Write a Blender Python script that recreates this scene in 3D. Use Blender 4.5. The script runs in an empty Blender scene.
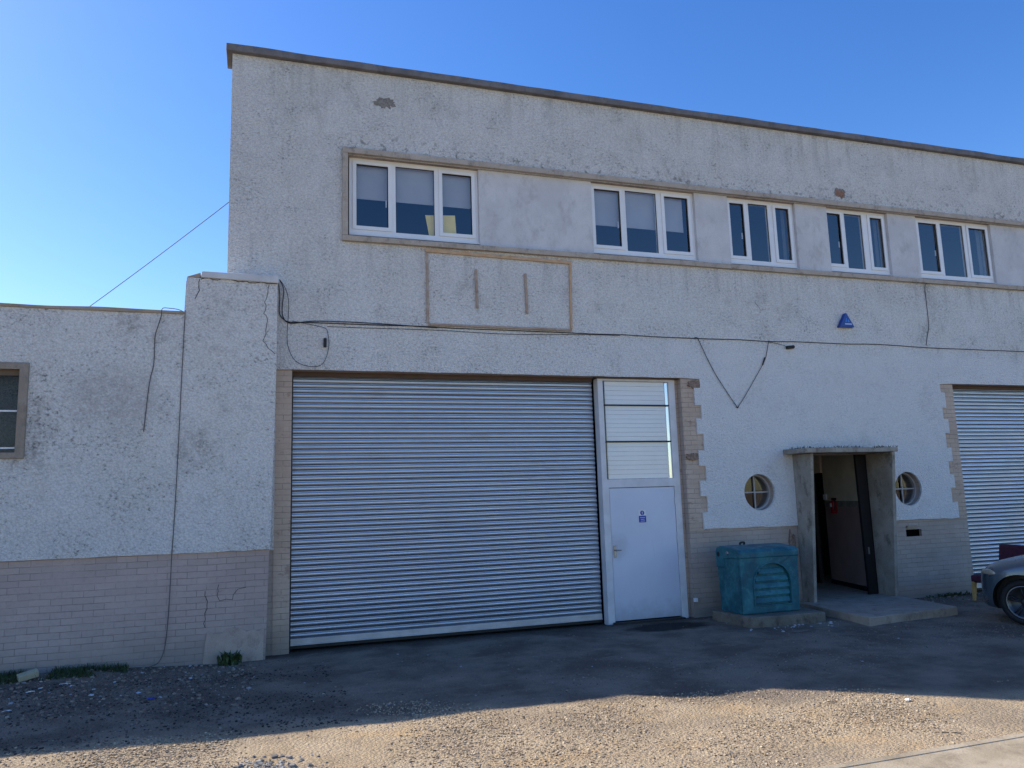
import bpy, bmesh, math, random
from mathutils import Vector, Matrix, noise
from mathutils.geometry import tessellate_polygon
random.seed(7)
R = math.radians
scene = bpy.context.scene
COL = scene.collection

# ------------------------------------------------------------------ materials
class NT:
    def __init__(s, name):
        s.m = bpy.data.materials.new(name); s.m.use_nodes = True
        s.t = s.m.node_tree; s.t.nodes.clear()
        s.out = s.t.nodes.new('ShaderNodeOutputMaterial')
        s._pos = None
    def n(s, typ, **kw):
        nd = s.t.nodes.new(typ)
        for k, v in kw.items(): setattr(nd, k, v)
        return nd
    def set(s, sock, v):
        if isinstance(v, bpy.types.NodeSocket): s.t.links.new(v, sock)
        elif isinstance(v, (tuple, list)) and len(v) == 3 and sock.type == 'RGBA': sock.default_value = (*v, 1)
        else: sock.default_value = v
    def pos(s):
        if s._pos is None: s._pos = s.n('ShaderNodeNewGeometry').outputs['Position']
        return s._pos
    def map(s, scale=(1, 1, 1), loc=(0, 0, 0), vec=None):
        m = s.n('ShaderNodeMapping'); s.set(m.inputs['Vector'], vec or s.pos())
        m.inputs['Scale'].default_value = scale; m.inputs['Location'].default_value = loc
        return m.outputs[0]
    def noise(s, scale, detail=4, rough=.55, vec=None, dist=0):
        k = s.n('ShaderNodeTexNoise'); s.set(k.inputs['Vector'], vec or s.pos())
        k.inputs['Scale'].default_value = scale; k.inputs['Detail'].default_value = detail
        k.inputs['Roughness'].default_value = rough; k.inputs['Distortion'].default_value = dist
        return k.outputs['Fac']
    def voro(s, scale, vec=None, feature='F1', out='Distance'):
        k = s.n('ShaderNodeTexVoronoi', feature=feature); s.set(k.inputs['Vector'], vec or s.pos())
        k.inputs['Scale'].default_value = scale
        return k.outputs[out]
    def rng(s, v, a, b, c=0., d=1., smooth=True):
        k = s.n('ShaderNodeMapRange', interpolation_type='SMOOTHSTEP' if smooth else 'LINEAR')
        s.set(k.inputs['Value'], v)
        for nm, x in zip(('From Min', 'From Max', 'To Min', 'To Max'), (a, b, c, d)): k.inputs[nm].default_value = x
        return k.outputs[0]
    def mth(s, op, a, b=0., clamp=False):
        k = s.n('ShaderNodeMath', operation=op, use_clamp=clamp); s.set(k.inputs[0], a); s.set(k.inputs[1], b)
        return k.outputs[0]
    def mix(s, f, a, b, mode='MIX'):
        k = s.n('ShaderNodeMix', data_type='RGBA', blend_type=mode, clamp_factor=True)
        s.set(k.inputs[0], f); s.set(k.inputs[6], a); s.set(k.inputs[7], b)
        return k.outputs[2]
    def sep(s, v=None):
        k = s.n('ShaderNodeSeparateXYZ'); s.set(k.inputs[0], v or s.pos()); return k.outputs
    def comb(s, x, y, z):
        k = s.n('ShaderNodeCombineXYZ')
        for i, v in enumerate((x, y, z)): s.set(k.inputs[i], v)
        return k.outputs[0]
    def bump(s, h, strength=.5, dist=.01, normal=None):
        k = s.n('ShaderNodeBump'); s.set(k.inputs['Height'], h)
        k.inputs['Strength'].default_value = strength; k.inputs['Distance'].default_value = dist
        if normal: s.set(k.inputs['Normal'], normal)
        return k.outputs[0]
    def pbr(s, col, rough=.8, metal=0., normal=None, spec=.5, coat=0.):
        p = s.n('ShaderNodeBsdfPrincipled')
        s.set(p.inputs['Base Color'], col); s.set(p.inputs['Roughness'], rough); s.set(p.inputs['Metallic'], metal)
        p.inputs['Specular IOR Level'].default_value = spec; p.inputs['Coat Weight'].default_value = coat
        p.inputs['Coat Roughness'].default_value = .08
        if normal is not None: s.set(p.inputs['Normal'], normal)
        s.t.links.new(p.outputs[0], s.out.inputs['Surface'])
        return s.m

def simple(name, col, rough=.6, metal=0., var=.12, scale=8, bump=.15, bscale=60, spec=.4, coat=0.):
    t = NT(name)
    f = t.noise(scale, 5)
    c = t.mix(t.rng(f, .3, .7), tuple(x*(1-var) for x in col), tuple(min(1, x*(1+var)) for x in col))
    return t.pbr(c, t.rng(t.noise(scale*2, 3), .3, .7, rough*.88, min(1, rough*1.1)), metal, t.bump(t.noise(bscale, 3), bump, .004), spec, coat)

def mat_harling(name, dirty=1.0):
    t = NT(name); X, Y, Z = t.sep()
    base = t.mix(t.rng(t.noise(.9, 5), .35, .65), (.90, .88, .83), (.93, .915, .88))
    # weathered, tan-grey upper storey (a painted line half way: the lower render is cleaner)
    hi = t.rng(t.mth('ADD', Z, t.mth('MULTIPLY', t.noise(1.6, 4), 1.2)), 5.3, 7.2)
    weath = t.mth('MULTIPLY', hi, t.rng(t.noise(2.3, 6, .65), .3, .68, .35, 1.))
    base = t.mix(t.mth('MULTIPLY', weath, .30*dirty), base, (.56, .55, .51))
    # streaks of dirt below the coping and below the sill band
    st = t.noise(1., 5, .6, t.map((5.5, 5.5, .35)))
    st2 = t.rng(st, .47, .68)
    m1 = t.rng(Z, 7.3, 8.42); m2 = t.mth('MULTIPLY', t.rng(Z, 4.9, 5.72), t.rng(Z, 5.74, 5.76, 1., 0.))
    mm = t.mth('MULTIPLY', t.mth('ADD', m1, m2, True), st2)
    base = t.mix(t.mth('MULTIPLY', mm, .30*dirty), base, (.27, .255, .225))
    # black mould speckle just above the lintel band
    m3 = t.mth('MULTIPLY', t.rng(Z, 7.62, 7.16), t.rng(Z, 7.14, 7.16))
    m3 = t.mth('MULTIPLY', t.mth('MULTIPLY', m3, t.rng(X, 1.05, 1.2)), t.rng(t.noise(9, 6, .7), .52, .62))
    base = t.mix(t.mth('MULTIPLY', m3, .75*dirty), base, (.14, .14, .12))
    # smudges and mould patches
    sm = t.rng(t.noise(1.1, 7, .7, t.map((1, 1, .8), (3.1, 0, 5.7))), .53, .70)
    base = t.mix(t.mth('MULTIPLY', t.mth('MULTIPLY', sm, t.rng(t.noise(16, 5, .8), .38, .6)), .75), base, (.30, .275, .24))
    ex = t.mth('DIVIDE', t.mth('ADD', X, 1.75), .75); ez = t.mth('DIVIDE', t.mth('SUBTRACT', Z, 3.35), .62)
    er = t.mth('ADD', t.mth('ADD', t.mth('MULTIPLY', ex, ex), t.mth('MULTIPLY', ez, ez)), t.mth('MULTIPLY', t.noise(3, 6, .75), 1.4))
    base = t.mix(t.mth('MULTIPLY', t.rng(er, 1.6, .7), t.rng(t.noise(14, 5, .8), .3, .62, .05, .5)), base, (.36, .325, .30))
    # coarse stones of the harling: pits coloured dark for dirt and shadow, bright knobs
    wv = t.n('ShaderNodeVectorMath', operation='ADD'); t.set(wv.inputs[0], t.pos())
    nc = t.n('ShaderNodeTexNoise'); t.set(nc.inputs['Vector'], t.pos()); nc.inputs['Scale'].default_value = 30; nc.inputs['Detail'].default_value = 2
    sc_ = t.n('ShaderNodeVectorMath', operation='SCALE'); t.set(sc_.inputs[0], nc.outputs['Color']); sc_.inputs['Scale'].default_value = .03; t.set(wv.inputs[1], sc_.outputs[0])
    v1 = t.voro(36, t.map((1, 1, 1.2), vec=wv.outputs[0])); n1 = t.noise(25, 6, .82, t.map((.85, 1, 1.15))); n2 = t.noise(120, 3, .7)
    loc = t.mth('MULTIPLY', t.mth('SUBTRACT', t.noise(1.9, 6, .62), .5), .34)
    v = t.mth('ADD', n1, loc)
    base = t.mix(t.rng(v, .36, .55, .30, 0., False), base, (.33, .32, .295))
    base = t.mix(t.rng(v, .43, .34, 0., .70), base, (.10, .095, .085))
    base = t.mix(t.rng(v1, .40, .62, 0., .20), base, (.22, .215, .205))
    clean = t.mth('MULTIPLY', t.rng(t.mth('ADD', Z, t.mth('MULTIPLY', t.noise(1.2, 4), .5)), 4.95, 4.45), t.rng(X, 4.5, 7.))
    base = t.mix(t.mth('MULTIPLY', clean, .55), base, (.90, .895, .88))
    base = t.mix(t.mth('MULTIPLY', t.rng(n2, .36, .50, 1., 0.), .16), base, (.24, .23, .22))
    h = t.mth('ADD', t.mth('MULTIPLY', n1, 1.2), t.mth('ADD', t.mth('MULTIPLY', v1, -.8), t.mth('MULTIPLY', n2, .25)))
    nb = t.bump(t.noise(1.7, 3), .25, .05)
    return t.pbr(base, .92, 0, t.bump(h, 1., .026, nb), .2)

def mat_brick(name, paint=(.395, .32, .265), paint2=(.45, .37, .31), bare=.0, joint=.80):
    t = NT(name); X, Y, Z = t.sep()
    wob = t.mth('ADD', t.mth('MULTIPLY', t.noise(1.3, 3), .03), t.mth('MULTIPLY', t.noise(9, 2), .006))
    v = t.comb(t.mth('ADD', X, t.mth('MULTIPLY', Y, 1.)), t.mth('ADD', Z, wob), 0.)
    b = t.n('ShaderNodeTexBrick'); t.set(b.inputs['Vector'], v)
    b.inputs['Scale'].default_value = 1.; b.inputs['Brick Width'].default_value = .232; b.inputs['Row Height'].default_value = .078
    b.inputs['Mortar Size'].default_value = .0035; b.inputs['Mortar Smooth'].default_value = .35
    b.inputs['Color1'].default_value = (.35, .35, .35, 1); b.inputs['Color2'].default_value = (.65, .65, .65, 1)
    b.inputs['Mortar'].default_value = (.5, .5, .5, 1)
    mort = b.outputs['Fac']
    base = t.mix(t.rng(t.noise(1.1, 5), .35, .65), paint, paint2)
    base = t.mix(.16, base, t.mix(1., base, b.outputs['Color'], 'OVERLAY'))
    mk = t.mth('MULTIPLY', mort, t.rng(t.noise(2.2, 5, .7, t.map((1, 1, 2.2))), .36, .62))
    base = t.mix(t.mth('MULTIPLY', mk, joint), base, (.17, .145, .125))
    # flaked paint showing the clay brick, mostly low down and at the arrises
    fl = t.rng(t.noise(3.4, 8, .72, t.map((1, 1, 1.6), (0, 0, 2.))), .66-bare, .70-bare)
    base = t.mix(t.mth('MULTIPLY', fl, .7), base, t.mix(t.noise(20, 3), (.30, .19, .135), (.36, .27, .21)))
    # splash-back grime
    gr = t.mth('MULTIPLY', t.rng(t.mth('ADD', Z, t.mth('MULTIPLY', t.noise(3, 5), .5)), .75, .2), .65)
    base = t.mix(gr, base, (.20, .175, .155))
    base = t.mix(t.mth('MULTIPLY', t.rng(t.noise(26, 4, .7), .45, .68), .20), base, (.27, .24, .215))
    h = t.mth('ADD', t.mth('MULTIPLY', mort, -1.), t.mth('MULTIPLY', t.noise(55, 4), .35))
    return t.pbr(base, .85, 0, t.bump(h, .6, .010, t.bump(t.noise(4, 3), .3, .02)), .25)

def mat_concrete(name, a, b, stain=(.10, .095, .085), amt=.5, sc=2.5, moss=0.):
    t = NT(name)
    base = t.mix(t.rng(t.noise(sc, 6, .65), .35, .66), a, b)
    base = t.mix(t.mth('MULTIPLY', t.rng(t.noise(sc*2.1, 7, .72, t.map((1, 1, .6), (4, 2, 1))), .5, .7), amt), base, stain)
    if moss:
        nz = t.sep(t.n('ShaderNodeNewGeometry').outputs['Normal'])[2]
        base = t.mix(t.mth('MULTIPLY', t.mth('MULTIPLY', t.rng(nz, .3, .8), t.rng(t.noise(14, 5, .7), .4, .55)), moss), base, (.05, .05, .035))
    base = t.mix(t.mth('MULTIPLY', t.rng(t.noise(70, 3), .5, .7), .3), base, stain)
    return t.pbr(base, .88, 0, t.bump(t.mth('ADD', t.noise(45, 5, .7), t.mth('MULTIPLY', t.noise(6, 4), .8)), .5, .012), .25)

def mat_glass(name, ior=1.9, tint=(.86, .88, .9), wob=.015):
    t = NT(name)
    nb = t.bump(t.noise(1.8, 1), wob, .05)
    g = t.n('ShaderNodeNewGeometry'); d = t.n('ShaderNodeVectorMath', operation='DOT_PRODUCT')
    t.set(d.inputs[0], g.outputs['Normal']); t.set(d.inputs[1], g.outputs['Incoming'])
    c1 = t.mth('SUBTRACT', 1., t.mth('ABSOLUTE', d.outputs['Value']), True)
    f0 = ((ior-1)/(ior+1))**2
    fr = t.mth('ADD', f0, t.mth('MULTIPLY', t.mth('POWER', c1, 5.), 1-f0), True)
    tr = t.n('ShaderNodeBsdfTransparent'); tr.inputs[0].default_value = (*tint, 1)
    gl = t.n('ShaderNodeBsdfGlossy'); gl.inputs['Roughness'].default_value = .0; t.set(gl.inputs['Normal'], nb)
    mx = t.n('ShaderNodeMixShader'); t.set(mx.inputs[0], fr)
    t.t.links.new(tr.outputs[0], mx.inputs[1]); t.t.links.new(gl.outputs[0], mx.inputs[2])
    t.t.links.new(mx.outputs[0], t.out.inputs['Surface'])
    return t.m

def mat_shutter():
    t = NT('galvanised_slats'); X, Y, Z = t.sep()
    perslat = t.noise(1., 2, .5, t.comb(t.mth('MULTIPLY', X, .25), 0., t.mth('MULTIPLY', Z, 13.7)))
    c = t.mix(t.rng(perslat, .3, .7), (.355, .405, .485), (.415, .465, .54))
    c = t.mix(t.mth('MULTIPLY', t.rng(t.noise(2.4, 6, .7, t.map((.6, 1, 2.5))), .52, .7), .35), c, (.25, .255, .27))
    gr = t.mth('MULTIPLY', t.rng(t.mth('ADD', Z, t.mth('MULTIPLY', t.noise(2.2, 6, .7), .9)), 1.05, .45), .25)
    c = t.mix(gr, c, (.17, .165, .155))
    c = t.mix(t.mth('MULTIPLY', t.rng(t.noise(1., 6, .75, t.map((7, 7, .7), (2, 0, 4))), .60, .72), .4), c, (.20, .19, .18))
    c = t.mix(t.mth('MULTIPLY', t.rng(t.noise(90, 2), .45, .65), .10), c, (.24, .24, .25))
    return t.pbr(c, t.rng(t.noise(5, 4), .3, .7, .32, .42), .9, None, .5)

def mat_ground():
    t = NT('yard_surface'); X, Y, Z = t.sep()
    # ragged tarmac edge; dark ground tone drawn along the building's cast shadow
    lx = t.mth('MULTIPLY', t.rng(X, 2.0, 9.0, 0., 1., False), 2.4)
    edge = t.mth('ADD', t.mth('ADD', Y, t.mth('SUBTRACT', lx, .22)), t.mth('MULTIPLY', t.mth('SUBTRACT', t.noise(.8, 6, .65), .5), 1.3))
    sand_past_shadow = t.rng(edge, -3.45, -3.95)
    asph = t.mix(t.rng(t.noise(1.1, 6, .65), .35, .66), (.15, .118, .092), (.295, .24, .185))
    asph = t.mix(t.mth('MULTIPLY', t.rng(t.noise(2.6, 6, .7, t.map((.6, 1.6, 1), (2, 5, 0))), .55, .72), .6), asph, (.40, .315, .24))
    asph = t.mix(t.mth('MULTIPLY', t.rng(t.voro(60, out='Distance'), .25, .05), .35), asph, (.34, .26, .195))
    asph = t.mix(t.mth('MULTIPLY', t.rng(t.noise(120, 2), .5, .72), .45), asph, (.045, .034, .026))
    # damp oily patch at the side door
    dx = t.mth('DIVIDE', t.mth('SUBTRACT', X, 5.80), .68); dy = t.mth('DIVIDE', t.mth('ADD', Y, .50), .36)
    r2 = t.mth('ADD', t.mth('MULTIPLY', dx, dx), t.mth('MULTIPLY', dy, dy))
    wet = t.rng(t.mth('ADD', r2, t.mth('MULTIPLY', t.noise(5, 4), 1.2)), 1.9, 1.1)
    silt = t.mth('MULTIPLY', t.rng(t.mth('ADD', Y, t.mth('MULTIPLY', t.noise(2.6, 6, .7), .9)), .05, .5), .75)
    asph = t.mix(silt, asph, (.055, .040, .029))
    asph = t.mix(t.mth('MULTIPLY', wet, .93), asph, (.014, .012, .011))
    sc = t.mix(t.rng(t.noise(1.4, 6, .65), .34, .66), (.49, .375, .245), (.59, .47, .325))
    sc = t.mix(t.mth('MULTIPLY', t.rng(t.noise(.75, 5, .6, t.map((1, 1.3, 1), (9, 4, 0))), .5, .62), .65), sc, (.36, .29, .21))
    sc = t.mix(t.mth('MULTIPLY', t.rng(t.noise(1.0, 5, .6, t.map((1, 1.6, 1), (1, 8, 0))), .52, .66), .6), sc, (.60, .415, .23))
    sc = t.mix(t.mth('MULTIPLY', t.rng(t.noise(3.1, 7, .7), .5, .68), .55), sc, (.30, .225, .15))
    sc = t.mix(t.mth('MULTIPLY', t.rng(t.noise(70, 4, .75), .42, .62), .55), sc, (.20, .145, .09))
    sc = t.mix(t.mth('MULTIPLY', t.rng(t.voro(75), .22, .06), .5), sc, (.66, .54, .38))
    col = t.mix(sand_past_shadow, asph, sc)
    h = t.mth('ADD', t.mth('MULTIPLY', t.voro(38), -.9), t.mth('ADD', t.noise(90, 4, .7), t.mth('MULTIPLY', t.noise(14, 4), .9)))
    rough = t.mth('SUBTRACT', .95, t.mth('MULTIPLY', wet, .1))
    return t.pbr(col, rough, 0, t.bump(h, .9, .02), .25)

def mat_stones(name, ramp, rough=.9):
    t = NT(name)
    g = t.n('ShaderNodeNewGeometry'); cr = t.n('ShaderNodeValToRGB')
    t.set(cr.inputs[0], g.outputs['Random Per Island'])
    cr.color_ramp.elements[0].color = (*ramp[0], 1); cr.color_ramp.elements[1].color = (*ramp[-1], 1)
    for i, c in enumerate(ramp[1:-1]):
        e = cr.color_ramp.elements.new((i+1)/(len(ramp)-1)); e.color = (*c, 1)
    return t.pbr(cr.outputs[0], rough, 0, t.bump(t.noise(160, 3), .3, .003), .25)

M = {}
M['harling'] = mat_harling('white_harling')
M['brick'] = mat_brick('painted_brick')
M['brick_quoin'] = mat_brick('painted_brick_worn', (.49, .375, .285), (.56, .44, .345), .085, .95)
M['band'] = mat_concrete('band_concrete', (.40, .34, .28), (.47, .41, .35), (.13, .11, .09), .65, 3.5)
M['wingsurround'] = mat_concrete('wing_surround', (.27, .225, .18), (.33, .28, .23), (.12, .1, .085), .5, 3)
M['strip'] = mat_concrete('painted_panel', (.54, .535, .54), (.62, .615, .615), (.33, .31, .31), .45, 1.7)
M['coping'] = mat_concrete('coping_felt', (.135, .13, .138), (.20, .19, .195), (.06, .058, .06), .5, 3.)
M['concrete'] = mat_concrete('old_concrete', (.32, .255, .195), (.40, .325, .255), (.13, .105, .08), .7, 2.6)
M['portal'] = mat_concrete('porch_concrete', (.25, .22, .18), (.36, .325, .275), (.085, .075, .062), .8, 2.6, .9)
M['slab'] = mat_concrete('road_concrete', (.34, .28, .20), (.44, .37, .275), (.22, .18, .13), .7, 2.2)
M['upvc'] = simple('white_upvc', (.74, .74, .74), .35, 0, .03, 4, .03, 30, .5)
M['seal'] = simple('black_rubber', (.02, .02, .022), .6)
M['glass'] = mat_glass('window_glass', 2.15, (.92, .93, .94))
M['dullglass'] = mat_glass('dull_glass', 1.34, (.35, .37, .38), .05)
M['oldglass'] = mat_glass('old_glass', 1.55, (.70, .73, .75), .05)
M['clearglass'] = mat_glass('clear_glass', 1.5, (.97, .975, .98), .02)
M['blind'] = simple('roller_blind', (.40, .41, .42), .9, 0, .05, 3, .05)
M['netcurtain'] = simple('net_curtain', (.20, .205, .22), .9, 0, .1)
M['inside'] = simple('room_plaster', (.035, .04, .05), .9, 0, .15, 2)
M['yellow'] = simple('yellow_card', (1., .78, .24), .8, 0, .04)
M['slats'] = mat_shutter()
M['steelbar'] = simple('shutter_bar', (.50, .49, .49), .5, .45, .12, 5)
def mat_door():
    t = NT('door_paint'); X, Y, Z = t.sep()
    c = t.mix(t.rng(t.noise(1.2, 4), .3, .7), (.58, .61, .69), (.63, .66, .74))
    low = t.mth('MULTIPLY', t.rng(t.mth('ADD', Z, t.mth('MULTIPLY', t.noise(5, 6, .7), .5)), .62, .25), .45)
    c = t.mix(low, c, (.22, .22, .22))
    dx = t.mth('SUBTRACT', X, 5.34); dz = t.mth('SUBTRACT', Z, 1.15)
    hand = t.mth('MULTIPLY', t.rng(t.mth('ADD', t.mth('ADD', t.mth('MULTIPLY', dx, dx), t.mth('MULTIPLY', dz, dz)), t.mth('MULTIPLY', t.noise(7, 5, .7), .08)), .10, .03), .30)
    c = t.mix(hand, c, (.22, .215, .21))
    c = t.mix(t.mth('MULTIPLY', t.rng(t.noise(1., 6, .7, t.map((22, 22, 2.2))), .60, .70), .22), c, (.28, .28, .29))
    return t.pbr(c, t.rng(t.noise(6, 4), .3, .7, .4, .6), 0, t.bump(t.noise(2.5, 3), .12, .01), .4)
M['doorpaint'] = mat_door()
M['framepaint'] = simple('frame_paint', (.63, .63, .64), .5, 0, .08, 5, .08)
M['roundframe'] = simple('old_frame_paint', (.40, .38, .36), .7, 0, .15, 9)
M['ribbed'] = simple('white_ribbed_sheet', (.78, .78, .77), .45, 0, .03, 3, .02)
M['bead'] = simple('polished_bead', (.85, .86, .88), .12, 1., .02, 3, .02)
M['chrome'] = simple('satin_metal', (.30, .30, .31), .35, .9, .05)
M['darkdoor'] = simple('black_door_paint', (.012, .011, .012), .5)
M['cream'] = simple('cream_wall', (.72, .65, .52), .8, 0, .1, 3)
M['greyboard'] = simple('grey_board', (.24, .245, .25), .8, 0, .15, 5)
M['mauve'] = simple('mauve_dado', (.37, .26, .245), .7, 0, .1, 3)
M['dado'] = mat_concrete('dado_band', (.22, .21, .20), (.33, .31, .28), (.1, .1, .1), .6, 9)
M['red'] = simple('red_enamel', (.30, .013, .02), .35, 0, .05)
M['white'] = simple('white_plastic', (.72, .72, .72), .4, 0, .04)
M['blue'] = simple('alarm_blue', (.006, .045, .24), .35, 0, .1)
M['signblue'] = simple('sign_blue', (.012, .04, .32), .4, 0, .05)
M['paleblue'] = simple('sign_pale_print', (.35, .45, .75), .5, 0, .03)
M['wood'] = mat_concrete('weathered_timber', (.36, .255, .19), (.46, .36, .29), (.17, .12, .095), .7, 7)
M['freshwood'] = mat_concrete('orange_timber', (.50, .32, .19), (.58, .40, .25), (.26, .17, .11), .6, 6)
M['cable'] = simple('cable_sheath', (.022, .021, .023), .6)
M['cablegrey'] = simple('grey_cable', (.10, .09, .085), .7)
M['void'] = simple('dark_void', (.004, .004, .004), 1., 0, .1, spec=0.)
M['crack_shade'] = simple('crack_shadow', (.045, .042, .04), .95)
M['barebrick'] = simple('bare_brick', (.25, .135, .09), .9, 0, .35, 30, .5)
M['flake'] = simple('flaked_brick', (.235, .165, .125), .9, 0, .3, 25, .5)
M['headwood'] = simple('dark_brown_head', (.10, .065, .05), .8)
M['baremortar'] = simple('bare_mortar', (.21, .19, .17), .95, 0, .35, 25, .6)
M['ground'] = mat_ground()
M['roof'] = simple('roof_felt', (.12, .12, .125), .9)
def mat_bin():
    t = NT('teal_plastic')
    c = t.mix(t.rng(t.noise(3.5, 6, .65), .35, .65), (.010, .090, .120), (.026, .16, .185))
    c = t.mix(t.mth('MULTIPLY', t.rng(t.noise(7, 7, .72), .52, .68), .55), c, (.06, .23, .255))
    c = t.mix(t.mth('MULTIPLY', t.rng(t.noise(2.2, 6, .7, t.map((1, 1, 1), (7, 1, 2))), .5, .68), .8), c, (.010, .055, .085))
    return t.pbr(c, t.rng(t.noise(9, 4), .3, .7, .42, .7), 0, t.bump(t.noise(40, 4), .25, .006), .4)
M['bin'] = mat_bin()
M['carpaint'] = simple('grey_blue_car_paint', (.075, .105, .135), .3, .5, .04, 2, .0, 10, .5, .8)
M['carglass'] = mat_glass('car_glass', 1.6, (.12, .13, .13), 0)
M['tyre'] = simple('tyre_rubber', (.013, .013, .014), .75)
M['alloy'] = simple('alloy_rim', (.16, .165, .175), .35, .85, .05)
M['spoke'] = simple('dark_spoke', (.035, .036, .04), .4, .6, .05)
M['blackplastic'] = simple('black_trim', (.012, .012, .013), .55)
M['lamp'] = simple('headlamp_lens', (.42, .36, .27), .12, .15, .25, 9, .02, 20, .6, .6)
M['amber'] = simple('amber_lens', (.50, .13, .03), .2)
M['maroon'] = simple('maroon_cloth', (.075, .016, .032), .85, 0, .2, 20, .3)
M['beech'] = simple('yellow_beech', (.50, .31, .10), .5, 0, .12, 12)
M['leaf'] = simple('weed_leaf', (.045, .075, .028), .6, 0, .5, 14)
M['mossy'] = simple('dark_moss', (.035, .036, .02), .9, 0, .5, 20)
M['grass'] = simple('rough_grass', (.045, .07, .022), .7, 0, .45, 10)
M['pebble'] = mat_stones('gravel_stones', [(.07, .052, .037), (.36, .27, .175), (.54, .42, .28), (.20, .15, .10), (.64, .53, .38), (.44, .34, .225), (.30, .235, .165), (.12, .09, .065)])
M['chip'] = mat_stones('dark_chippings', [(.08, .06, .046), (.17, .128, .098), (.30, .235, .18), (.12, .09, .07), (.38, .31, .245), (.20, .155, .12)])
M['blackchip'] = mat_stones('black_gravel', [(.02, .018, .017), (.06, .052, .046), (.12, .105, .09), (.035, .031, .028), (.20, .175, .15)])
M['greystone'] = mat_stones('grey_stones', [(.10, .10, .10), (.26, .25, .24), (.40, .38, .35), (.17, .16, .15)])
M['litter'] = mat_stones('pale_rubble', [(.50, .50, .52), (.34, .33, .33), (.62, .62, .66), (.26, .25, .25)])
M['block'] = mat_concrete('buff_block', (.40, .36, .24), (.46, .42, .29), (.2, .18, .12), .4, 6)

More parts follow.
